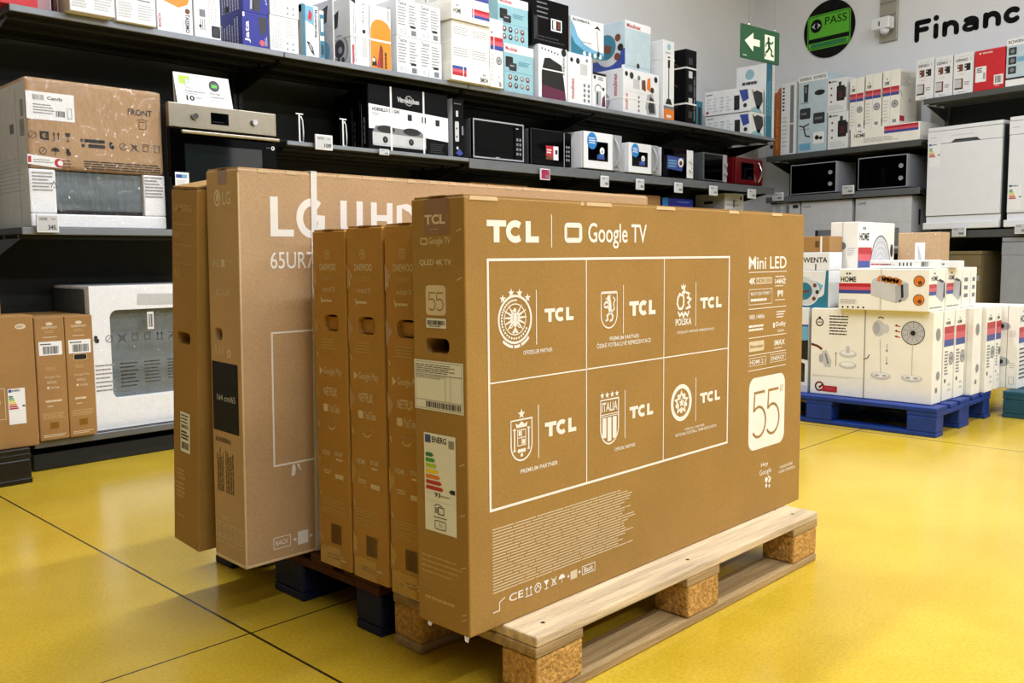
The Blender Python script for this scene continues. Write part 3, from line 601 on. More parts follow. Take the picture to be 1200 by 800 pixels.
def daewoo(P, d, h, v0=0.0):
    """end print of the slim cartons, measured on a 0.125 m wide end"""
    k = d / .125; u = lambda x: x * k
    P.ring(u(.058), .752, .010, .004, INKF); P.poly([(u(.052), .757), (u(.058), .742), (u(.064), .757)], INKF)
    P.text('DAEWOO', u(.028), .715, u(.09), .731, INKP, .02); P.text('32DM62K', u(.036), .692, u(.082), .704, INKF, .01); P.text('Android TV', u(.036), .665, u(.086), .677, INKP, .005)
    P.lines(u(.035), .64, u(.083), .648, 1, INKP, fill=.7); P.stroke([(u(.03), .652), (u(.034), .638)], .004, INKP)
    P.lines(u(.03), .528, u(.088), .556, 4, INKF, fill=.4)
    P.poly([(u(.018), .486), (u(.018), .466), (u(.03), .476)], INKP); P.text('Google Play', u(.034), .465, u(.105), .486, INKP, .004)
    P.text('NETFLIX', u(.033), .418, u(.084), .438, INKP, .01); P.rr(u(.03), .379, u(.048), .397, .004, INKP); P.text('YouTube', u(.052), .379, u(.092), .397, INKP, .012)
    P.text('prime video', u(.036), .349, u(.088), .361, INKF, .004); P.stroke(arc(u(.06), .350, u(.014), .012, 200, 340, 8), .0026, INKP)
    P.text('HDMI', u(.022), .272, u(.05), .284, INKP, .01); P.text('DOLBY', u(.07), .276, u(.1), .286, INKP, .01); P.lines(u(.074), .262, u(.1), .272, 1, INKP)
    P.lines(u(.026), .226, u(.056), .238, 2, INKP); P.lines(u(.07), .218, u(.108), .234, 1, INKP, fill=.7)
    P.lines(u(.012), .148, u(.1), .168, 3, INKF, fill=.35, rag=.1); P.lines(u(.014), .126, u(.108), .144, 3, INKF, fill=.35, rag=.1)
    P.rect(u(.048), .058, u(.09), .108, TAPE); P.barcode(u(.05), .06, u(.088), .106, INKBR, 1, 22); P.lines(u(.028), .018, u(.112), .034, 2, INKP, fill=.5); P.rect(u(.003), .001, u(.085), .05, TAPEC)
    for v in (.10, .27, .44, .60, .72): P.poly([(.0005, v - .05), (u(.022), v - .015), (.0005, v + .012)], TAPEC)
    for v in (.06, .17, .34, .51, .68): P.stroke([(.008, v + .012), (.013, v + .004), (.010, v)], .0025, INKP, 1)
dl = ['slim ochre television carton with end print, behind the crest carton', 'slim ochre television carton, second behind the crest carton, with a scuffed edge', 'slim ochre television carton standing against the biggest tan carton']
for i, (ya, yb, hh) in enumerate(((1.452, 1.585, .813), (1.593, 1.724, .811), (1.736, 1.866, .806))):
    d = yb - ya; w = 1.06
    r = carton('television_carton', dl[i], 'carton', LW, 1.226, ya, TZ + .0006 * i, w, d, hh, KRAFTO, 'television cartons on the pallets', .003, hole=(d*.28, .572, d*.78, .612), flaps=.004, void=KRAFTO)
    r.rotation_euler = (math.radians((.0, .15, .35)[i]), 0, math.radians((.2, -.15, .1)[i]))
    p = Print('left', w, d, hh); daewoo(p, d, hh); p.build('end_print', r)
    m = MB(); m.box((-w/2 + .012, -d*.23, .574), (-w/2 + .016, d*.2, .606), KRAFTO, .001, 1); m.build('grip_flap', r)

def lg_carton():
    w, d, h = 1.60, .150, .949
    r = carton('television_carton', 'largest tan television carton, white band around it and a black panel on its end', 'carton', LW, 1.069, 1.948, TZ + .0046, w, d, h, KRAFTP, 'television cartons on the pallets', .004, hole=(d - .128, .545, d - .088 + .0, .575), flaps=.004)
    r.rotation_euler = (math.radians(1.55), 0, math.radians(.3))
    p = Print('front', w, d, h); m = INKW
    p.rect(.082, .795, .103, .889, m); p.rect(.103, .795, .146, .812, m)
    p.stroke(arc(.198, .84, .035, .039, 52, 318, 24) + [(.226, .84), (.205, .84)], .019, m)
    p.stroke([(.292, .887), (.292, .83)] + arc(.317, .826, .025, .024, 180, 360, 12) + [(.342, .83), (.342, .887)], .02, m)
    p.rect(.378, .79, .397, .886, m); p.rect(.43, .79, .449, .886, m); p.rect(.397, .838, .43, .854, m)
    p.stroke([(.472, .80), (.472, .877)] + arc(.49, .84, .038, .037, 80, -80, 16) + [(.472, .80)], .019, m)
    p.text('65UR78006LK', .08, .718, .34, .759, m, .008)
    p.frame(.078, .236, .62, .567, .0048, m); p.poly([(.128, .206), (.138, .206), (.141, .222), (.138, .234), (.131, .234)], m); p.poly([(.143, .234), (.15, .234), (.156, .214), (.152, .218)], m)
    p.frame(.074, .029, .123, .059, .002, m); p.text('BACK', .081, .038, .116, .05, m, .012); p.rect(.143, .026, .174, .060, m); p.poly([(.128, .042), (.139, .037), (.139, .047)], m); p.poly([(.178, .037), (.178, .047), (.189, .042)], m)
    p.build('front_print', r)
    q = Print('left', w, d, h); c = .155 / .15; E = lambda y: d - (y + 0) / c
    q.disc(E(.099), .884, .015, INKP, 0, .02); q.stroke(arc(E(.099), .884, .008, .012, 90, 360, 12), .002, TAPE, 1); q.text('LG', E(.075), .868, E(.036), .898, INKP, .015); q.lines(E(.075), .855, E(.03), .861, 1, INKF); q.rect(E(.095), .915, E(.055), .948, TAPE)
    q.text('UHD', E(.134), .721, E(.094), .74, INKP, .005); q.rect(E(.088), .722, E(.07), .74, INKP); q.text('ThinQ', E(.068), .732, E(.034), .741, INKP); q.text('65UR78', E(.118), .654, E(.054), .668, INKP, .005)
    for a, b in ((.133, .118), (.112, .1), (.098, .086)): q.stroke([(E(a), .51), (E((a + b)/2), .532), (E(b), .508)], .003, INKP)
    q.disc(E(.06), .516, .011, INKP, n=8); q.disc(E(.06), .516, .005, KRAFTP, 1, n=8)
    q.rect(E(.147), .322, E(.02), .492, SIGNB); q.text('164 cm/65', E(.125), .398, E(.035), .413, INKLG, 0, 1)
    q.text('65UR78006LK', E(.138), .294, E(.06), .306, INKBR, .02); q.lines(E(.135), .17, E(.1), .285, 5, INKBR, vert=True, fill=.55); q.lines(E(.092), .17, E(.05), .285, 5, INKBR, vert=True, fill=.55)
    q.lines(E(.12), .122, E(.08), .127, 1, INKF); q.ring(E(.108), .105, .006, .002, INKP, n=12); q.ring(E(.088), .105, .006, .002, INKP, n=12)
    q.frame(E(.148), .052, E(.012), .092, .002, INKP)
    for a in (.13, .1, .075, .05, .028): q.frame(E(a) - .008, .058, E(a) + .006, .086, .002, INKP)
    q.lines(E(.148), .036, E(.012), .046, 2, INKP, fill=.3); q.build('end_print', r)
    m = MB(); u = .2035 - w/2
    for lo, hi in (((u - .0085, -d/2 - .0022, -.0012), (u + .0085, -d/2 - .0010, h + .006)), ((u - .0085, -d/2 - .0022, h + .0047), (u + .0085, d/2 + .0022, h + .006)), ((u - .0085, d/2 + .0010, -.0012), (u + .0085, d/2 + .0022, h + .006)), ((u - .0085, -d/2 - .0022, -.0022), (u + .0085, d/2 + .0022, -.0012))): m.box(lo, hi, STRAP)
    m.build('packing_strap', r); return r
r = lg_carton(); worn_edge(r, 1.60, .150, .949, [(.05 + .075 * k, .08 + .075 * k) for k in range(14)])
m = MB(); w, d, h = 1.60, .150, .949
m.box((-w/2 - .0016, -d/2 - .0016, .004), (-w/2 + .003, -d/2 + .003, h - .01), KEDGE, .001, 1); m.box((-w/2 - .002, -d/2 - .002, -.0010), (-w/2 + .35, -d/2 + .001, .005), KEDGE, .001, 1); m.box((-w/2 - .002, -d/2 - .002, -.0010), (-w/2 + .001, d/2 - .01, .006), KEDGE, .001, 1); m.build('worn_edge', r)
def samsung_carton():
    w, d, h = 1.55, .135, .912
    r = carton('television_carton', 'tan television carton leaning behind the biggest one, paper label low on its end', 'carton', LW, 1.052, 2.152, TZ + .0060, w, d, h, KRAFT, 'television cartons on the pallets', .003, hole=(d*.2, .528, d*.72, .558), flaps=.004)
    r.rotation_euler = (math.radians(4.4), 0, 0)
    q = Print('left', w, d, h)
    q.text('SAMSUNG', .012, .858, .108, .877, INKF, .02); q.text('QLED', .012, .792, .05, .808, INKF, .01); q.text('Q60D', .012, .744, .058, .76, INKF, .005); q.text('65', .014, .694, .045, .718, INKF)
    for v in (.826, .776, .73): q.rect(.012, v, .108, v + .0018, INKF)
    q.lines(.015, .12, .065, .165, 4, INKF, fill=.6); q.lines(.02, .17, .068, .2, 3, INKF, fill=.6); q.lines(.02, .07, .07, .078, 1, INKF); q.build('end_print', r)
    t = Print('left', w, d, h); t.rect(.042, .248, .094, .352, PAPER, 1); t.lines(.046, .322, .09, .348, 3, INKB, 2, fill=.4); t.barcode(.048, .31, .088, .32, INKB, 2, 16); t.lines(.046, .28, .088, .305, 3, INKB, 2, fill=.6); t.barcode(.048, .256, .088, .274, INKB, 2, 14); t.build('paper_label', r)
    m = MB(); m.prism([(-w/2 + .002, -d/2 + .004, h + .004), (-w/2 + .002, d/2 - .004, h + .004), (-w/2 + .12, d/2 - .004, h + .03), (-w/2 + .12, -d/2 + .004, h + .03)], (0, 0, .004), KRAFT); m.build('lifted_flap', r)
    return r
samsung_carton()
# @@GOODS@@
# ------------------------------------------------------------------ goods: cartons with printing, placed on their shelf
def goods(name, label, fr, b, z, pl, pr, d, mat, group=None, pt=None, h=None, front=None, side=None, cat='carton', bev=.003, w=None, yaw=0.0, strap=None):
    if pl is None: a0 = fr.a_at(pr, b, z) - w
    else: a0 = fr.a_at(pl, b, z); w = w or fr.a_at(pr, b, z) - a0 - .003
    if h is None: h = fr.z_at(pt, a0, b) - z
    r = carton(name, label, cat, fr, a0, b, z + .0008, w, d, h, mat, group, bev, yaw)
    if front: p = Print('front', w, d, h, True); front(p); p.build('front_print', r)
    if side: f = 'left' if fr is LW else 'right'; p = Print(f, w, d, h, True); side(p); p.build('side_print', r)
    for v in ([strap] if isinstance(strap, float) else strap or []):
        m = MB(); t = .0016
        for lo, hi in (((-w/2 - t, -d/2 - t, v*h), (w/2 + t, -d/2, v*h + .012)), ((-w/2 - t, -d/2, v*h), (-w/2, d/2, v*h + .012)), ((w/2, -d/2, v*h), (w/2 + t, d/2, v*h + .012))): m.box(lo, hi, STRAP)
        m.build('packing_strap', r)
    r['top'] = z + h + .0016; r['wid'] = w; r['a0'] = a0
    return r
TOPG = 'cartons on the top shelf of the long wall'
def fineprint(p, u0, v0, u1, v1, cols, n, m=INKG):
    for k in range(cols):
        a = u0 + (u1 - u0) * k / cols; p.lines(a + .01, v0, a + (u1 - u0) / cols - .02, v1, n, m, fill=.5, rag=.5)
def stripes(p, u0, v0, u1, v1, L=0, flip=False):
    cs = (RED, PINK, NAVY); cs = cs[::-1] if flip else cs
    for k, c in enumerate(cs): p.rect(u0, v1 - (v1 - v0) * (k + 1) / 3, u1, v1 - (v1 - v0) * k / 3, c, L)
def fanface(p, u, v, r, L=0):
    p.disc(u, v, r, INKLG, L)
    for k in range(1, 5): p.ring(u, v, r * k / 4.2, .0022, MIDG, L + 1, n=20)
    p.ring(u, v, r, .004, DARKG, L + 1); p.disc(u, v, r * .24, DARKG, L + 2, n=14)
def homelogo(p, u0, v0, u1, v1, L=0, rot=0):
    h = v1 - v0; p.text('HOME', u0, v0, u1, v0 + h * .55, INKB, .03, L, rot)
    c = (u0 + u1) / 2; q = (u1 - u0) * .16
    for k in (-1, 1): p.poly([(c + k*q*.2, v0 + h*.72), (c + k*q*1.2, v0 + h*.86), (c + k*q*.2, v0 + h)][::k], DARKG, L)

def f_red(p): p.rect(.80, .0, 1, 1, PINKC); p.rect(.985, 0, 1, 1, INKLG, 1); p.lines(.1, .5, .7, .7, 3, INKW, rag=.5)
goods('carton', 'bright red carton at the end of the top shelf, dusty pink panel on it', LW, 4.09, UP, -22, 61, .3, REDC, TOPG, h=.26, front=f_red)
def f_dred(p): p.rect(.1, .12, .78, .9, BROWNP); p.rect(.82, 0, 1, 1, INKLG, 0)
goods('carton', 'dark red carton with brown panel beside the bright red one', LW, 4.13, UP, 63, 69.5, .25, DREDC, TOPG, h=.27, front=f_dred)
def f_toast(p):
    for k in (0, .5):
        p.lines(k + .04, .06, k + .46, .3, 6, INKLG, fill=.5); p.lines(k + .04, .33, k + .44, .38, 1, INKG)
        p.poly([(k + .12, .5), (k + .36, .43), (k + .43, .48), (k + .43, .68), (k + .2, .74), (k + .12, .68)], DARKG); p.poly([(k + .15, .52), (k + .35, .46), (k + .36, .63), (k + .16, .69)], SILVERP, 1)
        p.lines(k + .06, .8, k + .4, .95, 3, INKG)
goods('carton', 'white two-toaster carton jutting over the shelf edge by the dark red carton', LW, 4.015, UP, 82, 136, .3, WHITE, TOPG, h=.29, front=f_toast)
goods('carton', 'white two-toaster carton beside the orange blob coffee machine carton', LW, 4.045, UP, 137, 184, .3, WHITE, TOPG, h=.29, front=f_toast)
def f_tas(p):
    p.poly([(.06, .47), (.2, .42), (.6, .36), (.86, .42), (.96, .56), (.94, .92), (.1, .96), (.03, .7)], ORANGE); p.disc(.85, .33, .07, BROWNP)
    p.text('TASSIMO', .78, .04, .9, .29, INKB, .02, 0, -90); p.text('BOSCH', .03, .06, .1, .24, RED, .03, 0, 90); p.lines(.68, .06, .74, .24, 1, INKLG, vert=True); p.ring(.4, .06, .03, .002, INKLG)
goods('carton', 'white coffee machine carton with big orange blob, upright lettering beside it', LW, 4.10, UP, 185, 227.5, .3, WHITE, TOPG, h=.335, front=f_tas)
def f_tas2(p):
    p.rect(.2, .3, .42, .4, MIDG); p.lines(.2, .12, .42, .28, 3, INKG, vert=True); p.disc(.22, .17, .05, DARKG); p.lines(.52, .22, .85, .6, 4, INKLG, vert=True)
    p.rr(.64, .04, .97, .2, .03, INKB); p.rr(.7, .07, .9, .17, .02, DARKG, 1); p.rect(.1, .6, .9, .9, ORANGE)
goods('carton', 'white coffee machine carton with small black machine low in its corner', LW, 4.10, UP, 228.5, 260, .3, WHITE, TOPG, h=.335, front=f_tas2)
def f_jata(p):
    p.text('Jata', .1, .12, .3, .75, INKW, .02, 0, 90); p.poly([(.62, .92), (.66, .45), (.76, .36), (.9, .55), (.94, .94)], DARKG); p.disc(.74, .17, .1, PINK); p.lines(.84, .1, .95, .4, 2, INKLG, vert=True); p.rect(.03, .86, .1, .99, PAPER)
def f_jata2(p):
    p.rect(.06, .6, .22, .95, PAPER); p.poly([(.27, .1), (.32, .8), (.4, .85), (.4, .12)], SILVERP); p.poly([(.36, .08), (.4, .85), (.62, .78), (.7, .5), (.66, .06)], DARKG); p.text('JATA', .88, .3, .95, .8, INKW, 0, 0, 90); p.rect(.82, .55, .97, .98, BLACKC)
def s_jata(p): p.lines(.3, .1, .9, .9, 7, INKLG, vert=True); p.rect(.92, .02, 1, .4, BLUEC); p.rr(.42, .12, .55, .3, .02, DARKG)
j1 = goods('carton', 'royal blue carton with pink dot, lower of the blue pair', LW, 4.10, UP, 284.5, 316, .3, BLUEC, TOPG, h=.165, front=f_jata, side=s_jata)
goods('carton', 'royal blue carton with dark appliance picture, upper of the blue pair', LW, 4.105, j1['top'], 284.5, 315.5, .3, BLUEC, TOPG, h=.165, front=f_jata2, side=s_jata)
def f_fine(p):
    p.lines(.05, .1, .45, .95, 9, INKLG, vert=True, fill=.5); p.lines(.52, .45, .95, .95, 8, INKLG, fill=.5)
    for k in range(4): p.disc(.6 + .2 * (k % 2), .12 + .16 * (k // 2), .035, INKG, n=12)
w1 = goods('carton', 'white carton of fine grey print beside the blue pair, lower of two', LW, 4.10, UP, 317, 351, .3, WHITE, TOPG, h=.175, front=f_fine)
goods('carton', 'white carton of fine grey print beside the blue pair, upper of two', LW, 4.10, w1['top'], 316.5, 351, .3, WHITE, TOPG, h=.17, front=f_fine)
def f_row(p):
    p.rect(.0, 0, .2, 1, TEALD); p.poly([(.2, .7), (.72, .62), (.72, .98), (.2, .98)], SKY); p.poly([(.35, .74), (.55, .7), (.62, .84), (.45, .92)], RED, 1); p.text('Rowenta', .76, .4, .94, .93, INKB, .02, 0, -90)
    p.poly([(.24, .3), (.52, .1), (.72, .04), (.62, .2), (.4, .3)], DARKG); p.poly([(.34, .26), (.52, .14), (.6, .14), (.48, .25)], SILVERP, 1)
def s_row(p): p.rect(.6, 0, 1, 1, INKLG); p.rect(.75, .85, 1, .98, INKB)
goods('carton', 'narrow white and teal iron carton beside the fine print cartons', LW, 4.10, UP, 355, 375, .3, WHITE, TOPG, pt=4, front=f_row, side=s_row)
def f_nar(p): p.rect(0, .5, 1, .92, TEALD); p.rect(.2, .58, .8, .84, PAPER, 1); p.rect(0, .06, 1, .4, TEALD); p.rr(.25, .12, .75, .32, .06, DARKG, 1)
goods('carton', 'slim white and teal carton next to the iron carton', LW, 4.13, UP, 376, 381.5, .28, WHITE, TOPG, pt=12, front=f_nar)
def s_kitch(p): p.rect(.1, .1, .4, 1, GREYC); p.poly([(.5, .6), (.78, .66), (.84, .92), (.54, .86)], INKB); p.disc(.66, .2, .22, SKY)
goods('carton', 'grey sided carton with black kettle picture, in front of the blue edged one', LW, 4.12, UP, 391, 393.5, .25, WHITEG, TOPG, h=.33, front=lambda p: p.rect(.1, .02, .9, .98, INKLG), side=s_kitch)
def f_v(p):
    p.lines(.15, .05, .3, .9, 2, INKG, vert=True); p.text('AirFry', .62, .62, .8, .95, INKG, .01, 0, 90); p.disc(.72, .52, .09, INKB); p.rect(.6, .14, .9, .45, INKLG); p.rect(.08, .02, .16, .3, RED); p.poly([(.04, .94), (.3, .9), (.3, 1), (.04, 1)], INKB)
def s_v(p):
    p.rect(0, 0, .12, 1, TEALD); p.poly([(.3, .52), (.62, .6), (.66, .84), (.36, .74)], INKB); p.disc(.66, .25, .26, GREYC); p.ring(.66, .25, .255, .008, MIDG, 1); p.disc(.66, .27, .16, DARKG, 2); p.disc(.69, .25, .06, SILVERP, 3)
    for k in range(3): p.disc(.5 + .13 * k, .11 - .008 * (k - 1), .045, DARKG, 1, n=12)
goods('carton', 'white carton with round dial picture on its grey side', LW, 4.10, UP, 411.5, 434, .3, WHITE, TOPG, h=.36, front=f_v, side=s_v, strap=.42)
def f_or(p):
    p.poly([(.02, .02), (.98, .02), (.98, .66), (.86, .74), (.6, .79), (.3, .79), (.1, .72), (.02, .62)], ORANGE); p.rect(.02, .44, .98, .47, PAPER, 1); p.poly([(.3, .03), (.6, .03), (.6, .34), (.45, .38)], RED, 1)
    for k in range(2): p.lines(.46 + .2 * k, .03, .58 + .2 * k, .4, 1, INKBR, 2, vert=True, fill=.9)
    p.poly([(.06, .05), (.3, .05), (.26, .16), (.14, .2)], INKB, 2); p.disc(.15, .14, .07, PAPER, 3); p.lines(.85, .8, .92, .96, 1, INKG, vert=True, fill=.8); p.rect(.52, .8, .53, .98, INKLG)
goods('carton', 'white carton with an orange arch and white band across it', LW, 4.10, UP, 434.5, 459.5, .3, WHITE, TOPG, pt=5, front=f_or)
def f_tau(p):
    for k in (0, .5):
        p.text('Taurus', k + .04, .85, k + .22, .95, INKB, .01); p.lines(k + .03, .28, k + .22, .82, 7, INKG, fill=.45); p.lines(k + .27, .28, k + .45, .9, 8, INKG, fill=.45)
        p.ring(k + .1, .13, .025, .002, INKB); p.stroke(arc(k + .16, .13, .04, .09, -80, 80, 8), .002, INKB); p.rect(k + .32, .06, k + .43, .2, MIDG); p.rect(k + .3, .26, k + .42, .32, INKB)
def s_tau(p):
    p.rect(.62, .2, .8, .8, INKB); p.rect(.62, .08, .8, .16, INKB)
t1 = goods('carton', 'white carton of small text columns, lower of the two by the cream stack', LW, 4.10, UP, 465.5, 518.5, .32, WHITE, TOPG, pt=41, front=f_tau, side=s_tau)
goods('carton', 'white carton of small text columns, upper of the two by the cream stack', LW, 4.10, t1['top'], 465, 517, .32, WHITE, TOPG, h=.2, front=f_tau, side=s_tau)
def f_hm1(p): stripes(p, .02, .28, .38, .82, flip=True); p.rect(.29, .28, .31, .82, CREAM, 1); homelogo(p, .74, .12, .95, .62, 0, 180); p.rect(.33, .2, .34, .9, INKLG)
def f_hm2(p):
    for k in (0, .5): p.lines(k + .04, .3, k + .46, .72, 4, INKG, fill=.35, rag=.15)
def f_hm3(p): homelogo(p, .04, .35, .24, .85); stripes(p, .53, .3, 1, .82); p.rect(.56, .3, .58, .82, CREAM, 1)
def s_hm(p): p.rect(.3, .3, .33, .7, INKG); p.lines(.4, .2, .7, .5, 3, INKLG)
z = UP; lab = ['cream carton with upside-down stripes at the foot of the cream stack', 'cream carton with lines of print, second in the cream stack', 'cream carton with lines of print, middle of the cream stack', 'cream carton with tricolour stripe, fourth in the cream stack', 'cream carton on the very top of the cream stack']
for k, (pt, fn) in enumerate(((72, f_hm1), (46, f_hm2), (22.5, f_hm2), (0, f_hm3), (None, f_hm3))):
    g = goods('carton', lab[k], LW, (4.03, 4.045, 4.05, 4.035, 4.05)[k], z, 529.5, (574.5, 573.5, 573.5, 574, 573)[k], .34, CREAM, TOPG, pt=pt, h=None if pt is not None else .12, front=fn, side=s_hm); z = g['top']
def f_fan(p):
    stripes(p, .02, .55, .98, .74); p.rect(.27, .55, .32, .74, CREAM, 1); p.lines(.06, .08, .3, .5, 7, INKLG, fill=.4); fanface(p, .66, .4, .2); p.disc(.14, .8, .06, INKB, n=12); p.lines(.55, .05, .8, .2, 2, INKLG); p.rect(.66, .02, .84, .08, INKG)
goods('carton', 'tall cream carton with tricolour band and fan, beside the cream stack', LW, 4.04, UP, 574.8, 590.5, .3, CREAM, TOPG, pt=21, front=f_fan)
def f_moul(p):
    p.rect(0, .82, 1, 1, PAPER); p.text('Moulinex', .05, .86, .46, .95, RED, .03, 1); p.rr(.05, .52, .3, .74, .03, INKB); p.rr(.16, .46, .42, .62, .03, DARKG, 1); p.rect(.2, .55, .34, .57, SILVERP, 2)
    p.lines(.48, .58, .9, .68, 3, TEALD); p.rect(.02, .43, .98, .435, TEALD)
    for k in range(8): p.disc(.2 + .2 * (k % 4), .32 - .16 * (k // 4), .065, (BROWNP, DARKG, MIDG, BROWNP)[k % 4], n=14); p.disc(.2 + .2 * (k % 4), .33 - .16 * (k // 4), .03, INKLG, 1, n=10)
m1 = goods('carton', 'pale teal coffee maker carton standing on the shelf, lower of the teal pair', LW, 4.10, UP, 591, 625.5, .3, TEALC, TOPG, pt=50, front=f_moul)
goods('carton', 'pale teal coffee maker carton, upper of the teal pair', LW, 4.12, m1['top'], 584, 619.5, .3, TEALC, TOPG, h=.29, front=f_moul)
def f_jug(p):
    p.poly([(.1, .5), (.2, .76), (.38, .78), (.8, .68), (.88, .4), (.96, .02), (.1, .02)], INKB); p.poly([(.12, .02), (.12, .26), (.9, .2), (.96, .02)], PLUM, 1); p.rect(.05, .54, .95, .565, PAPER, 2)
    for k in range(6): p.disc(.12 + .11 * k, .93 - .01 * k, .025, DARKG, n=10)
    p.disc(.88, .93, .09, INKB, 1); p.text('moulinex', .84, .5, .94, .84, INKB, .01, 0, -90)
u18 = goods('carton', 'white carton with black and plum jug picture under the black carton', LW, 4.10, UP, 631.5, 665, .3, WHITE, TOPG, pt=51, front=f_jug, side=lambda p: p.disc(.6, .94, .06, INKG, n=10))
def f_blk(p):
    p.lines(.12, .55, .5, .95, 4, MIDG, fill=.3); p.frame(.5, .36, .8, .62, .03, PAPER); p.rect(.56, .4, .64, .58, PAPER, 1); p.rect(.68, .42, .74, .58, BROWNP, 1); p.rect(.04, .1, .14, .6, DARKG); p.lines(.1, .08, .9, .22, 2, DARKG)
goods('carton', 'black carton with white outlined jar picture on the plum jug carton', LW, 4.12, u18['top'], 624, 667, .28, BLACKC, TOPG, h=.3, front=f_blk, side=lambda p: p.rect(.4, .2, .8, .7, GREYC))
def f_m19(p):
    p.disc(.14, .86, .06, INKB); p.disc(.4, .86, .08, DARKG); p.rect(.5, .6, .8, .82, INKLG); p.text('moulinex', .1, .1, .25, .5, RED, .02, 0, 90); p.disc(.78, .9, .05, MIDG); p.rect(.02, .52, .98, .525, INKLG)
    for k in range(4): p.disc(.68, .1 + .1 * k, .05, MIDG, n=10); p.disc(.86, .1 + .1 * k, .05, MIDG, n=10)
u19 = goods('carton', 'white carton with upright red lettering under the steamer carton', LW, 4.10, UP, 666, 694, .3, WHITE, TOPG, pt=60.5, front=f_m19)
def f_ket(p):
    p.rect(0, .93, 1, 1, INKB); p.disc(.16, .86, .09, INKB); p.lines(.4, .78, .9, .9, 2, DARKG); p.stroke(arc(.42, .5, .26, .16, 20, 200, 10), .006, DARKG); p.rr(.22, .06, .62, .48, .05, SILVERP); p.rect(.3, .1, .4, .44, DARKG, 1); p.poly([(.66, .06), (.95, .06), (.9, .4), (.72, .3)], PLUM); p.disc(.8, .56, .08, INKB)
u20 = goods('carton', 'white kettle carton with black top edge, beside the red lettered one', LW, 4.10, UP, 694.5, 710.5, .3, WHITE, TOPG, pt=84, front=f_ket)
def f_stm(p):
    p.poly([(0, 0), (1, 0), (1, .2), (.7, .22), (.4, .32), (.2, .5), (.1, .75), (0, .9)], SKY); p.poly([(0, 0), (1, 0), (1, .12), (.4, .14), (.12, .3), (0, .5)], TEALD, 1); p.text('ROWENTA', .06, .88, .56, .95, INKB, .02, 2); p.rect(.585, 0, .59, 1, INKLG, 2)
    p.stroke([(.78, .76), (.8, .45), (.84, .15)], .004, INKB, 2); p.poly([(.7, .8), (.8, .9), (.9, .78), (.8, .82)], INKB, 2); p.rect(.79, .08, .86, .2, INKB, 3); p.lines(.3, .36, .6, .4, 1, INKG, 2)
    for k in range(4): p.disc(.4 + .16 * k, .08, .045, PAPER, 2, n=10)
goods('carton', 'white and teal garment steamer carton with standing steamer picture', LW, 4.13, u19['top'] + .0006, 669, 708, .26, WHITE, TOPG, pt=17.5, front=f_stm)
def s_bowl(p):
    p.rect(0, 0, 1, .42, NAVY); p.disc(.48, .44, .4, GREYC, 1); p.disc(.42, .5, .3, TEALD, 2); p.poly([(.25, .4), (.55, .36), (.6, .5), (.4, .56)], BROWNP, 3)
    for k, (u, v) in enumerate(((.78, .66), (.86, .45), (.76, .27))): p.disc(u, v, .09, (BROWNP, INKB, BROWNP)[k], 3, n=14)
    p.rect(.9, 0, 1, .08, PAPER, 2)
def f_bowl(p):
    p.rect(0, .84, 1, 1, PAPER); p.text('Moulinex', .06, .86, .6, .95, RED, .03, 1)
    for k in range(9): p.rect(.1 + .29 * (k % 3), .14 + .24 * (k // 3), .3 + .29 * (k % 3), .32 + .24 * (k // 3), ICEC, 1)
    p.disc(.5, .1, .06, DARKG, 2, n=12); p.rect(.02, .07, .98, .075, TEALD, 2)
def f_jc(p):
    p.disc(.08, .88, .04, INKB); p.disc(.22, .86, .055, DARKG); p.disc(.42, .84, .04, MIDG); p.rect(.26, .58, .44, .8, INKLG); p.poly([(.5, .6), (.62, .56), (.6, .82), (.5, .8)], BROWNP); p.poly([(.64, .62), (.76, .56), (.74, .9), (.66, .86)], ORA); p.disc(.8, .62, .05, DARKG)
    p.text('moulinex', .04, .08, .12, .45, RED, .02, 0, 90); p.rect(.02, .5, .98, .505, INKLG); p.poly([(.6, .2), (.66, .5), (.8, .54), (.9, .3), (.92, .06), (.66, .04)], SILVERP); p.poly([(.68, .22), (.74, .48), (.84, .4), (.88, .1), (.72, .08)], DARKG, 1); p.disc(.9, .88, .05, INKB)
    for k in range(4): p.disc(.42, .1 + .1 * k, .025, MIDG, n=10)
def s_jc(p): p.disc(.4, .3, .2, SILVERP); p.ring(.4, .3, .2, .006, MIDG, 1); p.text('moulinex', .7, .4, .82, .9, RED, .02, 0, 90); p.rect(.1, .8, .4, .9, YSTK)
u23 = goods('carton', 'white blender carton under the bowl carton, with an orange drink picture', LW, 4.10, UP, 730.5, 772.5, .32, WHITE, TOPG, pt=79, front=f_jc, side=s_jc, strap=.33)
goods('carton', 'teal fronted carton with a round bowl picture on its side', LW, 4.11, u23['top'], 732.5, 762.5, .3, ICEC, TOPG, pt=23, front=f_bowl, side=s_bowl)
def f_vac(p): p.disc(.5, .92, .16, TEALC); p.lines(.2, .83, .8, .86, 1, INKG); p.rect(.46, .22, .54, .8, INKB); p.rect(.4, .66, .6, .8, INKB, 1); p.poly([(.2, .2), (.8, .2), (.66, .27), (.34, .27)], INKB, 1); p.rect(.04, .01, 1, .14, ORA); p.lines(.3, .03, .8, .07, 1, PAPER, 1, fill=.8); p.rect(.04, .14, 1, .18, MIDG)
goods('carton', 'tall white stick vacuum carton with an orange foot', LW, 4.10, UP, 777, 790, .26, WHITE, TOPG, pt=46, front=f_vac, side=lambda p: p.rect(.3, .1, .55, .95, GREYC), strap=.76)
def f_bv(p):
    for k in range(5): p.rect(.25, .08 + .18 * k, .6, .17 + .18 * k, GREYC if k % 2 else DARKG)
    p.lines(.7, .05, .9, .9, 1, MIDG, vert=True)
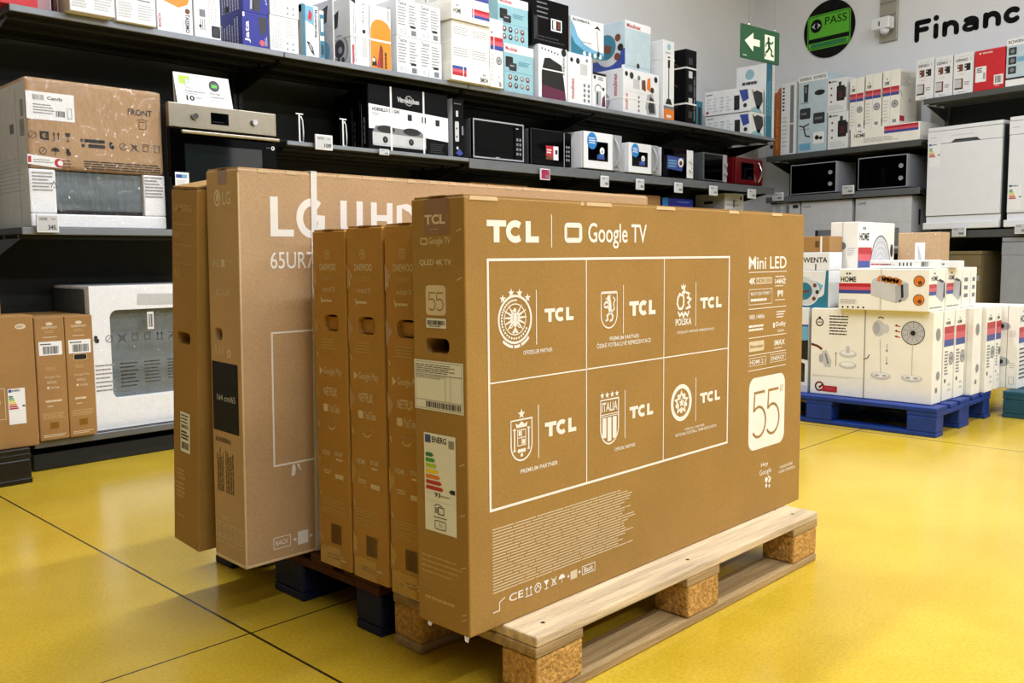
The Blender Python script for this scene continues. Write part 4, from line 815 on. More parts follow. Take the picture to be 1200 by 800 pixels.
def s_bv(p):
    for k in range(3): p.stroke(arc(.5, .2 + .28 * k, .18, .06, 20, 250, 10), .006, BROWNP); p.rect(.2, .1 + .28 * k, .4, .24 + .28 * k, DARKG)
goods('carton', 'tall black carton with pale picture blocks next to the stick vacuum', LW, 4.10, UP, 803.5, 816, .24, BLACKC, TOPG, pt=57, front=f_bv, side=s_bv, strap=[.26, .74])
goods('carton', 'small deep teal carton between the black one and the vacuum pair', LW, 4.24, UP, 811, 823.5, .2, TEALD, TOPG, pt=117, front=lambda p: p.rect(.55, .1, .85, .8, INKB))
def f_vc(p): p.poly([(.1, .95), (.25, .8), (.5, .9), (.85, .85), (.9, .5), (.6, .1), (.45, .2), (.3, .5)], DARKG); p.poly([(0, 0), (.9, 0), (.6, .3), (.1, .1)], TEALC); p.rect(.93, 0, 1, 1, TEALD)
def s_vc(p):
    p.lines(.03, .82, .2, .9, 1, INKB); fineprint(p, .04, .1, .62, .75, 4, 5, INKLG); p.rect(.4, .05, .42, .95, PAPER); p.disc(.06, .12, .03, RED, n=10); p.rect(.66, .1, .78, .7, INKB); p.poly([(.76, .95), (.95, .9), (.98, .5), (.85, .4)], NAVY); p.disc(.9, .25, .04, INKB)
v1 = goods('carton', 'white cordless vacuum carton at the shelf end, lower of the pair', LW, 4.10, UP, 879, 896, .45, WHITE, TOPG, h=.2, front=f_vc, side=s_vc, strap=.9)
goods('carton', 'white cordless vacuum carton at the shelf end, upper of the pair', LW, 4.10, v1['top'], 878.5, 895.5, .45, WHITE, TOPG, pt=101, front=f_vc, side=s_vc, strap=.9)
def f_tl(p): p.rect(.0, 0, .7, 1, TEALD); p.lines(.1, .3, .6, .9, 3, SKY, 1, vert=True)
def s_tl(p): p.disc(.45, .88, .15, TEALC); p.lines(.2, .74, .8, .79, 1, DARKG, fill=.8); p.rect(.56, .1, .68, .6, INKB)
goods('carton', 'tall white carton with teal narrow face behind the vacuum pair', LW, 4.12, UP, 897, 907, .3, WHITE, TOPG, pt=74, front=f_tl, side=s_tl)

# ------------------------------------------------------------------ wrapped ovens, built-in oven, television cartons by the shelving
def outline(p, cx, cy, s, kind, m=INKB, L=1, back=None):
    """transport symbols"""
    if kind == 'arrows':
        for k in (-.25, .25): p.stroke([(cx + k*s, cy - .4*s), (cx + k*s, cy + .3*s)], .1*s, m, L); p.poly([(cx + (k-.18)*s, cy + .2*s), (cx + (k+.18)*s, cy + .2*s), (cx + k*s, cy + .5*s)], m, L)
        p.rect(cx - .5*s, cy - .5*s, cx + .5*s, cy - .42*s, m, L)
    elif kind == 'glass': p.poly([(cx - .3*s, cy + .5*s), (cx - .22*s, cy + .05*s), (cx + .22*s, cy + .05*s), (cx + .3*s, cy + .5*s)][::-1], m, L); p.rect(cx - .05*s, cy - .4*s, cx + .05*s, cy + .1*s, m, L); p.rect(cx - .22*s, cy - .5*s, cx + .22*s, cy - .4*s, m, L)
    elif kind == 'umbrella': p.poly(arc(cx, cy, .5*s, .45*s, 0, 180, 10), m, L); p.stroke([(cx, cy), (cx, cy - .4*s), (cx - .15*s, cy - .45*s)], .07*s, m, L)
    elif kind == 'cross': p.stroke([(cx - .5*s, cy - .5*s), (cx + .5*s, cy + .5*s)], .09*s, m, L); p.stroke([(cx - .5*s, cy + .5*s), (cx + .5*s, cy - .5*s)], .09*s, m, L); p.frame(cx - .28*s, cy - .28*s, cx + .28*s, cy + .28*s, .06*s, m, L)
    elif kind == 'hand': p.rect(cx - .5*s, cy - .5*s, cx + .5*s, cy + .5*s, m, L); p.disc(cx, cy, .25*s, back or KRAFTD, L + 1, n=12); p.rect(cx + .05*s, cy - .1*s, cx + .4*s, cy + .1*s, m, L + 2)
    elif kind == 'box': p.frame(cx - .35*s, cy - .4*s, cx + .35*s, cy + .3*s, .07*s, m, L); p.stroke([(cx - .5*s, cy + .4*s), (cx, cy + .5*s), (cx + .5*s, cy + .4*s)], .07*s, m, L)
    elif kind == 'wheel': p.ring(cx, cy, .4*s, .07*s, m, L, n=16); p.stroke([(cx - .3*s, cy - .3*s), (cx + .3*s, cy + .3*s)], .06*s, m, L)
    elif kind == 'chain': p.disc(cx, cy + .25*s, .22*s, m, L, n=12); p.disc(cx + .1*s, cy - .15*s, .28*s, m, L, n=12); p.stroke([(cx - .3*s, cy), (cx + .3*s, cy + .05*s)], .1*s, m, L)
    elif kind == 'bars': p.rr(cx - 1.2*s, cy + .08*s, cx + 1.2*s, cy + .5*s, .1*s, m, L); p.rr(cx - .8*s, cy - .5*s, cx + 1.2*s, cy - .08*s, .1*s, m, L); p.disc(cx - 1.5*s, cy + .3*s, .22*s, m, L, n=12); p.disc(cx - 1.4*s, cy - .3*s, .22*s, m, L, n=12)
def film(r, w, d, h, e=.004):
    m = MB(); m.box((-w/2 - e, -d/2 - e, .001), (w/2 + e, d/2 + e, h + e), FILM, .02, 3)
    o = m.build('plastic_wrap', r); return o

def wrapped_oven():
    x0, w, d, h = 1.336, .583, .47, .622
    r = empty('wrapped_oven', (x0 + w/2, 4.105 + d/2, LOW + .0008)); tag(r, 'film wrapped oven in brown card cap and white foam, above the slim cartons', 'boxed oven', 'wrapped ovens')
    hc = .245
    m = MB(); m.box((-w/2, -d/2, hc), (w/2, d/2, h), KRAFTC, .018, 3); m.build('card_cap', r)
    m = MB(); m.box((-w/2, -d/2, 0), (w/2, d/2, .058), FOAM, .006)
    for a, b in ((-w/2, -w/2 + .106), (w/2 - .10, w/2)): m.box((a, -d/2 + .001, .0585), (b, -d/2 + .12, hc - .001), FOAM, .006); m.box((a, d/2 - .12, .0585), (b, d/2 - .001, hc - .001), FOAM, .006)
    m.build('foam_base', r)
    m = MB(); m.box((-w/2 + .012, -d/2 + .03, .060), (w/2 - .012, d/2 - .02, hc - .002), GPLAS, .004); ob = m.build('oven_body', r)
    m = MB(); m.box((-w/2 + .108, -d/2 + .018, .075), (w/2 - .102, -d/2 + .029, hc - .006), OGLASS, .003); m.box((-w/2 + .112, -d/2 + .012, .062), (w/2 - .105, -d/2 + .0175, .078), BPLAS, .003); m.build('oven_glass', ob)
    p = Print('front', w, d, h)
    p.text('FRONT', .425, .505, .535, .533, DARKG, .02, 1); outline(p, .49, .465, .05, 'box', INKBR)
    for k, kd in enumerate(('wheel', 'hand', 'arrows', 'glass')): outline(p, .022 + .047 * k, .383, .036, kd)
    for k, kd in enumerate(('wheel', 'umbrella', 'chain')): outline(p, .06 + .05 * k, .32, .036, kd)
    outline(p, .275, .365, .036, 'bars')
    for k, kd in enumerate(('chain', 'wheel', 'cross', 'box', 'box')): outline(p, .345 + .0515 * k, .362, .036, kd)
    p.lines(.225, .252, .57, .292, 4, INKB, 1, fill=.5, rag=.1); p.lines(.06, .252, .19, .29, 3, INKBR, 1, fill=.4)
    p.lines(.012, .15, .096, .235, 6, INKG, 1, fill=.35); p.lines(.488, .14, .572, .24, 7, INKG, 1, fill=.4); p.stroke([(.085, .17), (.097, .195), (.109, .17)], .003, INKB, 2, closed=True)
    p.build('printed_marks', r)
    p = Print('front', w, d, h); p.rect(.004, .448, .196, .562, PAPER, 2); p.text('Candy', .088, .528, .15, .546, INKB, .02, 3); p.barcode(.03, .528, .075, .55, INKG, 3, 18); p.lines(.03, .47, .12, .515, 4, INKG, 3); p.barcode(.12, .465, .16, .49, INKB, 3, 12); p.frame(.165, .46, .185, .505, .003, INKG, 3); p.build('shipping_label', r)
    p = Print('front', w, d, h); p.poly([(-.002, .262), (.13, .25), (.135, .292), (-.002, .302)], PAPER, 3); p.disc(.122, .272, .019, RED, 4); p.disc(.127, .272, .011, PAPER, 5); p.poly([(.0, .268), (.012, .27), (.012, .296), (.0, .294)], RED, 4); p.lines(.02, .268, .1, .286, 2, INKG, 4); p.build('tape_label', r)
    p = Print('left', w, d, h); p.rect(0, .0, d, hc, GREYC, 0); p.rect(0, hc, d, h - .02, INKLG, 0); p.lines(d - .4, .15, d - .03, .30, 9, SILVERP, 1, fill=.4); p.rect(d - .075, .38, d - .02, .45, MIDG, 1); p.rect(d - .2, .4, d - .15, .44, DARKG, 1); p.rect(d - .06, .46, d - .02, .53, MIDG, 1); p.rect(.0, .44, .1, .56, YSTK, 1); p.rect(d - .115, .02, d - .11, .58, MIDG, 1); p.build('side_print', r)
    film(r, w, d, h)
wrapped_oven()

def foam_oven():
    x0, w, d, h = 1.558, .60, .44, .644
    r = empty('wrapped_oven', (x0 + w/2, 4.12 + d/2, BASE + .0008)); tag(r, 'film wrapped oven with white foam front and rounded opening, on the floor shelf', 'boxed oven', 'wrapped ovens')
    m = MB(); m.box((-w/2, -d/2 + .052, 0), (w/2, d/2, h - .004), GPLAS, .008); b = m.build('oven_body', r)
    m = MB(); m.plate([(-w/2, 0), (w/2, 0), (w/2, h), (-w/2, h)], rrect(-w/2 + .085, .135, w/2 - .07, .535, .035)[::-1], lambda u, v, t: (u, -d/2 + t, v), .05, FOAM); m.build('foam_front', r)
    m = MB(); m.box((-w/2, -d/2 + .0525, h - .02), (w/2, d/2 - .02, h), FOAM, .006); m.build('foam_top', r)
    m = MB(); m.box((-w/2 + .07, -d/2 + .043, .12), (w/2 - .06, -d/2 + .051, .55), OGLASS); m.build('oven_glass', b)
    p = Print('front', w, d, h)
    for k, kd in enumerate(('chain', 'wheel', 'cross', 'box', 'box', 'arrows', 'cross')): outline(p, .02 + .058 * k, .408, .038, kd)
    for k in range(5): p.lines(.012 + .11 * k, .17 + .01 * k, .10 + .11 * k, .30, 7, INKB if k else INKG, 1, fill=.35)
    p.build('printed_marks', r)
    p = Print('front', w, d, h); p.rect(.255, .44, .285, .52, PAPER, 1); p.barcode(.259, .45, .281, .51, INKB, 2, 8); p.poly([(.21, .555), (.4, .55), (.4, .60), (.215, .605)], INKLG, 1); p.build('barcode_label', r)
    film(r, w, d, h)
foam_oven()

def built_in_oven():
    x0, x1 = 1.930, 2.486; w, d, h = x1 - x0, .46, .578
    r = empty('built_in_oven', ((x0 + x1)/2, 4.062 + d/2, LOW + .0008)); tag(r, 'black built-in oven with steel control panel, a leaflet card standing on top', 'oven')
    m = MB(); m.box((-w/2 + .01, -d/2 + .03, 0), (w/2 - .01, d/2, h - .004), GPLAS, .004); m.build('oven_body', r)
    m = MB(); m.box((-w/2, -d/2, .468), (w/2, -d/2 + .029, h), STEEL, .003); cp = m.build('control_panel', r)
    p = Print('front', w, d, h); p.rect(.207, .496, .298, .55, BGLASS, 1); p.lines(.215, .505, .29, .51, 1, DARKG, 2); p.build('display', cp)
    for u in (.126, .433):
        m = MB(); m.cyl((-w/2 + u, -d/2 - .012, .524), (-w/2 + u, -d/2 + .002, .524), .0165, STEEL, seg=28); m.cyl((-w/2 + u, -d/2 - .014, .524), (-w/2 + u, -d/2 - .012, .524), .013, CHROME, seg=28); m.build('knob', cp)
    p = Print('front', w, d, h)
    for t in range(-60, 241, 38): p.disc(.126 + .027 * math.cos(math.radians(t)), .524 + .027 * math.sin(math.radians(t)), .0022, INKG, 1, n=8)
    p.build('dial_marks', cp)
    m = MB(); m.box((-w/2 + .002, -d/2, .012), (w/2 - .002, -d/2 + .028, .462), BGLASS, .003); dr = m.build('door', r)
    m = MB(); m.box((-w/2 + .07, -d/2 - .0012, .06), (w/2 - .085, -d/2 + .001, .395), DOGLASS, .0008, 1); m.build('door_glass', dr)
    m = MB(); m.box((-w/2 + .04, -d/2 - .042, .437), (w/2 - .006, -d/2 - .026, .453), STEEL, .005, 3)
    for u in (-w/2 + .075, w/2 - .04): m.box((u - .008, -d/2 - .03, .440), (u + .008, -d/2 + .001, .450), STEEL, .002)
    m.build('handle', dr)
    p = Print('front', w, d, h); p.rect(.018, .19, .085, .262, PAPER, 2); p.rect(.022, .236, .075, .252, NAVY, 3); p.rect(.05, .236, .075, .252, SKY, 4); p.lines(.024, .2, .08, .226, 4, INKLG, 3); p.build('energy_label', dr)
    p = Print('front', w, d, h); p.disc(w - .024, .408, .010, PAPER, 1, n=16); p.disc(w - .024, .408, .005, DARKG, 2, n=12); p.lines(w - .06, .405, w - .04, .411, 1, INKG, 1); p.build('round_sticker', dr)
    # leaflet card leaning on the panel top
    c = empty('leaflet_card', (2.127, 4.085, LOW + h + .0016)); tag(c, 'white financing leaflet card standing on the steel topped oven', 'leaflet card')
    m = MB(); W2, H2 = .28, .148
    m.prism([(-W2/2, 0, 0), (W2/2, 0, 0), (W2/2 - .005, .03, H2), (-W2/2 - .003, .03, H2)], (0, .0015, 0), PAPER); m.prism([(-W2/2, .035, 0), (W2/2, .035, 0), (W2/2 - .005, .032, H2 - .002), (-W2/2 - .003, .032, H2 - .002)], (0, .001, 0), PAPER); m.build('card', c)
    p = Print('front', W2, 0, H2); sh = lambda P_: None
    p.rr(.02, .098, .075, .138, .006, LIME); p.stroke(rrect(.05, .082, .09, .122, .008), .003, INKLG, 2, closed=True); p.rr(.053, .085, .087, .119, .004, PAPER, 1); p.frame(.06, .092, .08, .112, .002, MIDG, 2)
    p.text('Financiamiento', .045, .062, .145, .072, DARKG, 0, 1); p.lines(.045, .052, .11, .058, 1, INKG, 1); p.text('10', .047, .02, .087, .045, INKB, .04, 1); p.text('meses*', .093, .034, .128, .043, DARKG, 0, 1)
    p.disc(.195, .105, .027, INKBR if 0 else DARKG, 1); p.rr(.18, .095, .21, .112, .004, PASSG, 2); p.text('Entrega', .17, .06, .222, .072, DARKG, 0, 1); p.text('a domicilio', .17, .045, .24, .056, DARKG, 0, 1); p.lines(.172, .03, .232, .038, 2, INKLG, 1)
    o = p.build('card_print', c); o.rotation_euler = (-math.atan(.03 / H2), 0, 0)
built_in_oven()

SHG = 'television cartons by the shelving'
# carton on the black pallet, with its energy label
w, d, h = .98, .145, .53
a1 = 1.262
r = carton('television_carton', 'tan television carton on the black pallet, energy label on its broad face', 'carton', LW, a1 - w, 3.93, TZ, w, d, h, KRAFTD, SHG)
p = Print('front', w, d, h); p.disc(w - .048, .486, .02, INKP, 0, .011); p.lines(w - .062, .482, w - .034, .49, 2, INKBR, 1); p.frame(w - .22, .12, w - .118, .245, .002, INKP); p.disc(w - .16, .19, .024, INKP); p.disc(w - .16, .19, .019, KRAFTD, 1); p.lines(w - .21, .13, w - .13, .16, 3, INKP); p.text('DAEWOO', .2, .36, .6, .44, INKP, .03); p.build('front_print', r)
p = Print('front', w, d, h); p.energy(w - .108, .096, w - .045, .24, 1, 4); p.build('energy_label', r)
h0 = h
r = carton('television_carton', 'small tan carton lying on top of the labelled carton by the black pallet', 'carton', LW, .70, 3.945, TZ + h0 + .001, .452, .12, .238, KRAFTD, SHG)
p = Print('front', .452, .12, .238); p.rect(.0, .116, .452, .118, INKBR); p.rect(.0, .176, .452, .177, INKBR); p.stroke([(.41, .19), (.43, .2), (.445, .196)], .002, INKP); p.build('front_print', r)
for k, (xa, xb, lb) in enumerate(((1.301, 1.419, 'slim tan end-on carton with barcode label, no grip hole, between labelled carton and its twin'), (1.421, 1.536, 'slim tan end-on carton with barcode label above an open grip hole'))):
    w, d, h = xb - xa, .46, .521
    r = carton('television_carton', lb, 'carton', LW, xa, 4.04, BASE + .0036, w, d, h, KRAFTD, SHG)
    p = Print('front', w, d, h); c = w / 2
    p.disc(c, .492, .014, INKP, 0, .007); p.text('DAEWOO', c - .03, .472, c + .03, .482, INKP, .02); p.lines(c - .022, .452, c + .022, .466, 2, INKF); p.lines(c - .026, .432, c + .03, .44, 1, INKP)
    p.lines(c - .022, .296, c + .022, .312, 3, INKF); p.text('Google Play', c - .028, .262, c + .035, .272, INKP); p.text('NETFLIX', c - .02, .24, c + .018, .25, INKP, .01); p.rr(c - .022, .218, c - .012, .228, .002, INKP); p.text('YouTube', c - .008, .218, c + .026, .228, INKP, .01)
    p.lines(c - .03, .16, c + .035, .172, 1, INKP, fill=.7); p.lines(c - .025, .14, c + .0, .148, 1, INKP); p.lines(c - .045, .09, c + .045, .118, 4, INKF, fill=.4, rag=.1); p.rect(c - .018, .048, c + .018, .076, TAPE); p.frame(c - .008, .054, c + .006, .07, .0015, INKBR, 1); p.lines(c - .045, .012, c + .048, .026, 2, INKP)
    p.build('end_print', r)
    p = Print('front', w, d, h); p.rect(c - .046, .36, c + .046, .418, PAPER, 1); p.barcode(c - .03, .366, c + .036, .398, INKB, 2); p.lines(c - .04, .402, c + .02, .412, 1, INKB, 2); p.build('barcode_label', r)
    if k:
        m = MB(); m.plate(rrect(-.028, .330, .028, .357, .008), rrect(-.026, .332, .026, .355, .007)[::-1], lambda u, v, t: (u, -d/2 - .0008 + t, v), .001, KEDGE); m.prism([(u, -d/2 - .0006, v) for u, v in rrect(-.026, .332, .026, .355, .007)], (0, .0004, 0), HOLE_SHADE); m.build('grip_hole_patch', r)  # flat dark patch paints the shade of the hole; nothing is cut
pallet('pallet', 'black pallet carrying the labelled tan carton beside the shelving', .42, 3.905, .80, .60, BPLAS, BPLAS)

# ------------------------------------------------------------------ middle shelf of the long wall
MG = 'goods on the middle shelf of the long wall'
def s_hob(p): p.rect(.93, 0, .98, 1, DARKG); p.rect(.6, .1, .72, .5, MIDG); p.lines(.62, .15, .7, .45, 3, BLACKC, 1); p.rect(.3, .6, .4, .75, DARKG); p.rect(.45, .05, .47, .7, INKLG)
def f_hob(p):
    p.poly([(0, .33), (.06, .33), (.14, .62) if 0 else (.06, .33), (1, .24), (1, .63), (0, .70)], PAPER); p.text('Vitrokitchen', .345, .78, .62, .86, INKLG, .03); p.ring(.49, .82, .045, .006, INKG, 1); p.text('HORNILLO DE GAS', .04, .60, .37, .655, INKB, .04, 1); p.lines(.04, .53, .14, .58, 3, INKG, 1)
    p.rect(.0, .44, 1, .444, INKLG, 1)
    for u, v in ((.47, .56), (.65, .55), (.83, .53)): p.rr(u, v - .05, u + .055, v + .05, .01, INKB, 1)
    p.poly([(.04, .10), (.04, .28), (.08, .38), (.64, .36), (.70, .26), (.70, .10), (.66, .075), (.07, .075)], INKLG, 1); p.poly([(.04, .28), (.08, .38), (.64, .36), (.70, .26)], MIDG, 2)
    for u in (.20, .52): p.disc(u, .335, .11, INKB, 3, .055); p.ring(u, .345, .1, .003, DARKG, 4, .045); p.disc(u - .01, .175, .032, INKB, 3); p.rect(u - .012, .16, u - .006, .2, INKG, 4)
    p.frame(.04, .075, .7, .1, .004, SILVERP, 3); p.lines(.76, .04, .95, .2, 5, DARKG, 1)
h1 = goods('carton', 'black and white gas hob carton with a two burner picture', LW, 4.12, MID, 433, 526, .12, BLACKC, MG, pt=97.5, front=f_hob, side=s_hob)
w = h1['wid']; h = h1['top'] - MID - .0016
for u in (.265, .675): m = MB(); m.box((-w/2 + u*w - .006, -.0625, 0), (-w/2 + u*w + .006, -.0600, h), STRAP); m.build('packing_strap', h1)
goods('carton', 'black gas hob carton directly behind the two burner picture carton', LW, 4.25, MID, 421, None or 515, .11, BLACKC, MG, h=.345, side=s_hob)
goods('carton', 'black gas hob carton at the back, last of the three hob cartons', LW, 4.37, MID, 407, 500, .11, BLACKC, MG, h=.33, side=s_hob)
def f_nb(p): p.rr(.2, .28, .55, .62, .05, INKLG); p.disc(.35, .5, .07, DARKG, 1); p.disc(.35, .36, .07, DARKG, 1); p.rect(.3, .7, .5, .8, INKLG); p.rect(.8, .4, .95, .55, MIDG); p.poly([(.25, .08), (.6, .04), (.9, .08), (.6, .16)], NAVY); p.disc(.4, .17, .1, INKLG); p.lines(.15, .9, .8, .94, 1, MIDG)
goods('carton', 'narrow black carton standing between the gas hob carton and a microwave', LW, 4.12, MID, 531, 544.5, .12, BLACKC, MG, h=.350, front=f_nb, side=lambda p: p.rect(.55, 0, 1, 1, GREYC))

def microwave(label, fr, b, z, pl, pr, pt, d, body, face, panel, knobs='', win=(.06, .2, .7, .86), frame=None, handle=None, pic=None, sticker=None, split=.76, group=None, winmat=BGLASS):
    a0 = fr.a_at(pl, b, z); w = fr.a_at(pr, b, z) - a0 - .002; h = fr.z_at(pt, a0, b) - z
    r = empty('microwave', fr.pt(a0 + w/2, b + d/2, z + .0008), fr.rot); tag(r, label, 'microwave', group)
    ft = .01
    for sx in (-1, 1):
        for sy in (-1, 1): m = MB(); m.cyl((sx * (w/2 - .04), sy * (d/2 - .05), 0), (sx * (w/2 - .04), sy * (d/2 - .05), ft), .012, BPLAS, seg=14); m.build('foot', r)
    m = MB(); m.box((-w/2, -d/2 + .022, ft), (w/2, d/2, h), body, .006)
    m.build('housing', r)
    xs = -w/2 + split * w
    m = MB(); m.box((-w/2, -d/2, ft), (xs - .0015, -d/2 + .021, h), face, .004); dr = m.build('door', r)
    if frame:
        m = MB(); m.plate([(-w/2 + .001, ft + .001), (w/2 - .001, ft + .001), (w/2 - .001, h - .001), (-w/2 + .001, h - .001)], [(-w/2 + .009, h - .01), (w/2 - .009, h - .01), (w/2 - .009, ft + .01), (-w/2 + .009, ft + .01)], lambda u, v, t: (u, -d/2 - .002 + t, v), .0019, frame); m.build('front_trim', r)
    m = MB(); m.box((-w/2 + win[0]*w, -d/2 - .0015, ft + win[1]*(h - ft)), (-w/2 + win[2]*w, -d/2 + .001, ft + win[3]*(h - ft)), winmat, .001, 1); m.build('door_glass', dr)
    m = MB(); m.box((xs + .0015, -d/2, ft), (w/2, -d/2 + .021, h), panel, .004); cp = m.build('control_panel', r)
    pc = (xs + w/2) / 2
    if knobs:
        for v in knobs:
            m = MB(); m.cyl((pc, -d/2 - .014, h * v), (pc, -d/2 + .001, h * v), .019, panel, .016, seg=24); m.box((pc - .002, -d/2 - .0155, h * v), (pc + .002, -d/2 - .0135, h * v + .014), GPLAS); m.build('knob', cp)
    else:
        m = MB(); m.box((xs + .02, -d/2 - .001, h * .78), (w/2 - .02, -d/2 + .001, h * .88), BGLASS); m.build('display', cp)
        p = Print('front', w, d, h)
        for k in range(8): p.rr(w * split + (w * (1 - split)) * (.25 + .3 * (k % 2)), h * (.2 + .12 * (k // 2)), w * split + (w * (1 - split)) * (.45 + .3 * (k % 2)), h * (.27 + .12 * (k // 2)), .002, MIDG, 0)
        p.build('keypad_print', cp)
    if handle:
        u = handle[0] * w - w/2; pts = [(u + .012 * math.sin(t) * (1 if handle[1] else 0), -d/2 - .004 - .03 * math.sin(t), h * (.12 + .78 * t / math.pi)) for t in [math.pi * k / 12 for k in range(13)]]
        m = MB(); m.tube(pts, .008, handle[2]); m.build('handle', dr)
    if pic: p = Print('front', w, d, h, True); pic(p); p.build('front_sticker', dr)
    return r
MW = 'microwaves on the long wall'
def p_lg(p): p.lines(.43, .08, .53, .11, 1, INKLG, 4); p.rect(.84, .86, .89, .88, INKLG, 4)
microwave('black microwave with a thin silver frame beside the narrow black carton', LW, 4.10, MID, 554.5, 614, 138, .34, GPLAS, BGLASS, BGLASS, frame=APPG, split=.8, pic=p_lg, group=MW)
def p_sm(p): p.rect(.36, .2, .66, .58, PAPER, 4); p.rect(.36, .3, .54, .58, RED, 5); p.rect(.36, .2, .54, .3, BROWNP, 5); p.lines(.38, .36, .52, .5, 2, PAPER, 6, fill=.5); p.rect(.58, .36, .64, .48, DARKG, 5); p.frame(0, 0, .985, 1, .003, MIDG, 4); p.rect(.8, .02, .815, .98, APPG, 5)
microwave('small black microwave with a red and white sticker on its door', LW, 4.12, MID, 622, 670, 150, .33, GPLAS, BGLASS, BGLASS, split=.81, pic=p_sm, group=MW)
def p_wh(p): p.disc(.2, .76, .125, BLUESTK, 4, .22); p.lines(.12, .68, .28, .86, 3, PAPER, 5, fill=.45, rag=.1); p.rect(.33, .3, .52, .42, NAVY, 4) ; p.disc(.46, .52, .06, PAPER, 4, .1); p.poly([(.44, .5), (.48, .56), (.47, .46)], DREDC, 5); p.lines(.38, .36, .52, .46, 2, BLUESTK, 5)
microwave('white microwave with round blue sticker, beside the small black microwave', LW, 4.07, MID, 684.5, 729, 153, .30, APPW, APPW, APPG, knobs=(.2,), win=(.1, .22, .62, .75), handle=(.79, 1, APPG), pic=p_wh, split=.75, group=MW)
microwave('white microwave with round blue sticker, beside the blue pictured one', LW, 4.07, MID, 737, 772, 166.5, .30, APPW, APPW, APPG, knobs=(.2,), win=(.1, .22, .62, .72), handle=(.79, 1, APPG), pic=p_wh, split=.75, group=MW)
def p_bl(p): p.poly([(.1, .3), (.6, .25), (.68, .7), (.12, .74)], NAVY, 4); p.lines(.15, .35, .5, .62, 3, SKY, 5, fill=.6); p.disc(.56, .54, .09, PAPER, 5, .15); p.disc(.56, .52, .05, DREDC, 6, .08)
microwave('black door microwave with blue picture and white knob panel', LW, 4.08, MID, 777.5, 812.5, 172, .32, APPW, BGLASS, APPW, knobs=(.35, .65), win=(.03, .05, .76, .95), pic=p_bl, split=.78, group=MW)
microwave('dark grey microwave with silver knob strip, next to the red one', LW, 4.10, MID, 823.5, 852, 178, .32, GPLAS, GPLAS, APPG, knobs=(.35, .65), win=(.06, .05, .8, .95), split=.83, group=MW)
microwave('glossy red microwave with chrome handle at the end of the shelf', LW, 4.11, MID, 862, 893.5, 183.5, .30, REDM, REDM, REDM, knobs=(.3, .6), win=(.2, .18, .66, .82), handle=(.8, 1, CHROME), split=.84, group=MW)

# two bent holders on the shelf of the hobs
for k, (x, lb) in enumerate(((2.672, 'thin white T-topped holder nearer the built-in oven'), (2.945, 'thin white T-topped holder nearer the hob cartons'))):
    r = empty('sign_holder', (x, 4.14, MID + .0008)); tag(r, lb, 'holder', 'white holders on the hob shelf')
    m = MB(); m.box((-.022, -.002, .148), (.022, .002, .154), STRAP); m.box((-.006, -.002, .012), (.003, .002, .149), STRAP, .001, 1); m.build('upright_strip', r)
    m = MB(); m.tube([(.008, 0, .14), (.018, 0, .12), (.022, 0, .06), (.020, 0, .012)], .0035, STRAP); m.tube([(.020, 0, .012), (.012, 0, .004), (.002, 0, .012), (-.006, 0, .004), (-.014, 0, .006)], .0035, STRAP); m.build('bent_wire', r)

# shelf price tags
def price_tag(label, fr, b, z, pl, pr, hh, body=APPW, big=None, tone=INKLG, gap=.018):
    a0 = fr.a_at(pl, b, z); w = fr.a_at(pr, b, z) - a0
    r = empty('price_tag', fr.pt(a0 + w/2, b, z - hh), fr.rot); tag(r, label, 'price tag', 'electronic price tags')
    m = MB(); m.box((-w/2, -.005, 0), (w/2, .005, hh), body, .002); m.box((-w/2 + .01, .005, hh * .35), (w/2 - .01, gap, hh * .6), GPLAS); m.build('tag_case', r)
    p = Print('front', w, .010, hh, True); p.rect(.06, .08, .94, .92, tone); p.lines(.12, .66, .6, .84, 2, DARKG, 1); p.lines(.66, .68, .9, .8, 1, MIDG, 1)
    if big: p.text(big, .5, .16, .9, .42, INKB, .03, 1)
    else: p.rect(.5, .2, .88, .42, MIDG, 1)
    p.build('tag_screen', r); return r
ry = Y0 - .0245
price_tag('grey price tag reading 345 under the card capped oven', LW, ry, 1.083, 42, 68, .075, big='345.')
price_tag('large pale price tag between the two white holders', LW, ry, 1.530, 369, 389, .078, big='109')
price_tag('small white price tag under the gas hob carton', LW, ry, 1.487, 444.5, 455.5, .032)
price_tag('magenta price tag under the small black microwave', LW, ry, 1.462, 633, 644, .072, tone=MAGT)
for k, (pl, lb) in enumerate(((704, 'under the white microwave beside the black one'), (745.5, 'under the white microwave by the blue picture'), (790.5, 'under the microwave with the blue picture'), (831.5, 'under the dark grey microwave'), (876.5, 'under the red microwave'))):
    price_tag('pale grey price tag ' + lb, LW, ry, 1.452, pl, pl + 9, .078)
# cartons on the lower shelf, just showing above the television cartons
LG_ = 'cartons on the lower shelf of the long wall'
def f_sl(p): p.text('SAMSUNG', .02, .86, .24, .93, INKB, .02); p.poly([(.82, .88), (.86, .94), (.9, .88), (.86, .86)], INKB); p.frame(.91, .84, .98, .95, .006, INKB)
goods('carton', 'flat brown carton with black lettering on the lower shelf, showing over the largest carton', LW, 4.25, LOW, 552, 619, .28, KRAFTD, LG_, h=.335, front=f_sl)
goods('carton', 'brown carton on the lower shelf under the white microwaves', LW, 4.2, LOW, 728, 774, .3, KRAFTD, LG_, h=.325)
goods('carton', 'royal blue carton on the lower shelf under the blue pictured microwave', LW, 4.2, LOW, 776, 812, .3, BLUEC, LG_, h=.315, front=lambda p: (p.rect(0, .6, .18, 1, BLUESTK), p.lines(.5, .9, .9, .93, 1, SKY)))
def f_wl(p): p.lines(.1, .5, .9, .9, 4, INKLG); p.rect(.44, .7, .5, .86, DARKG); p.rect(.8, .88, .9, .95, DARKG); p.rect(.42, 0, .44, .6, INKG)
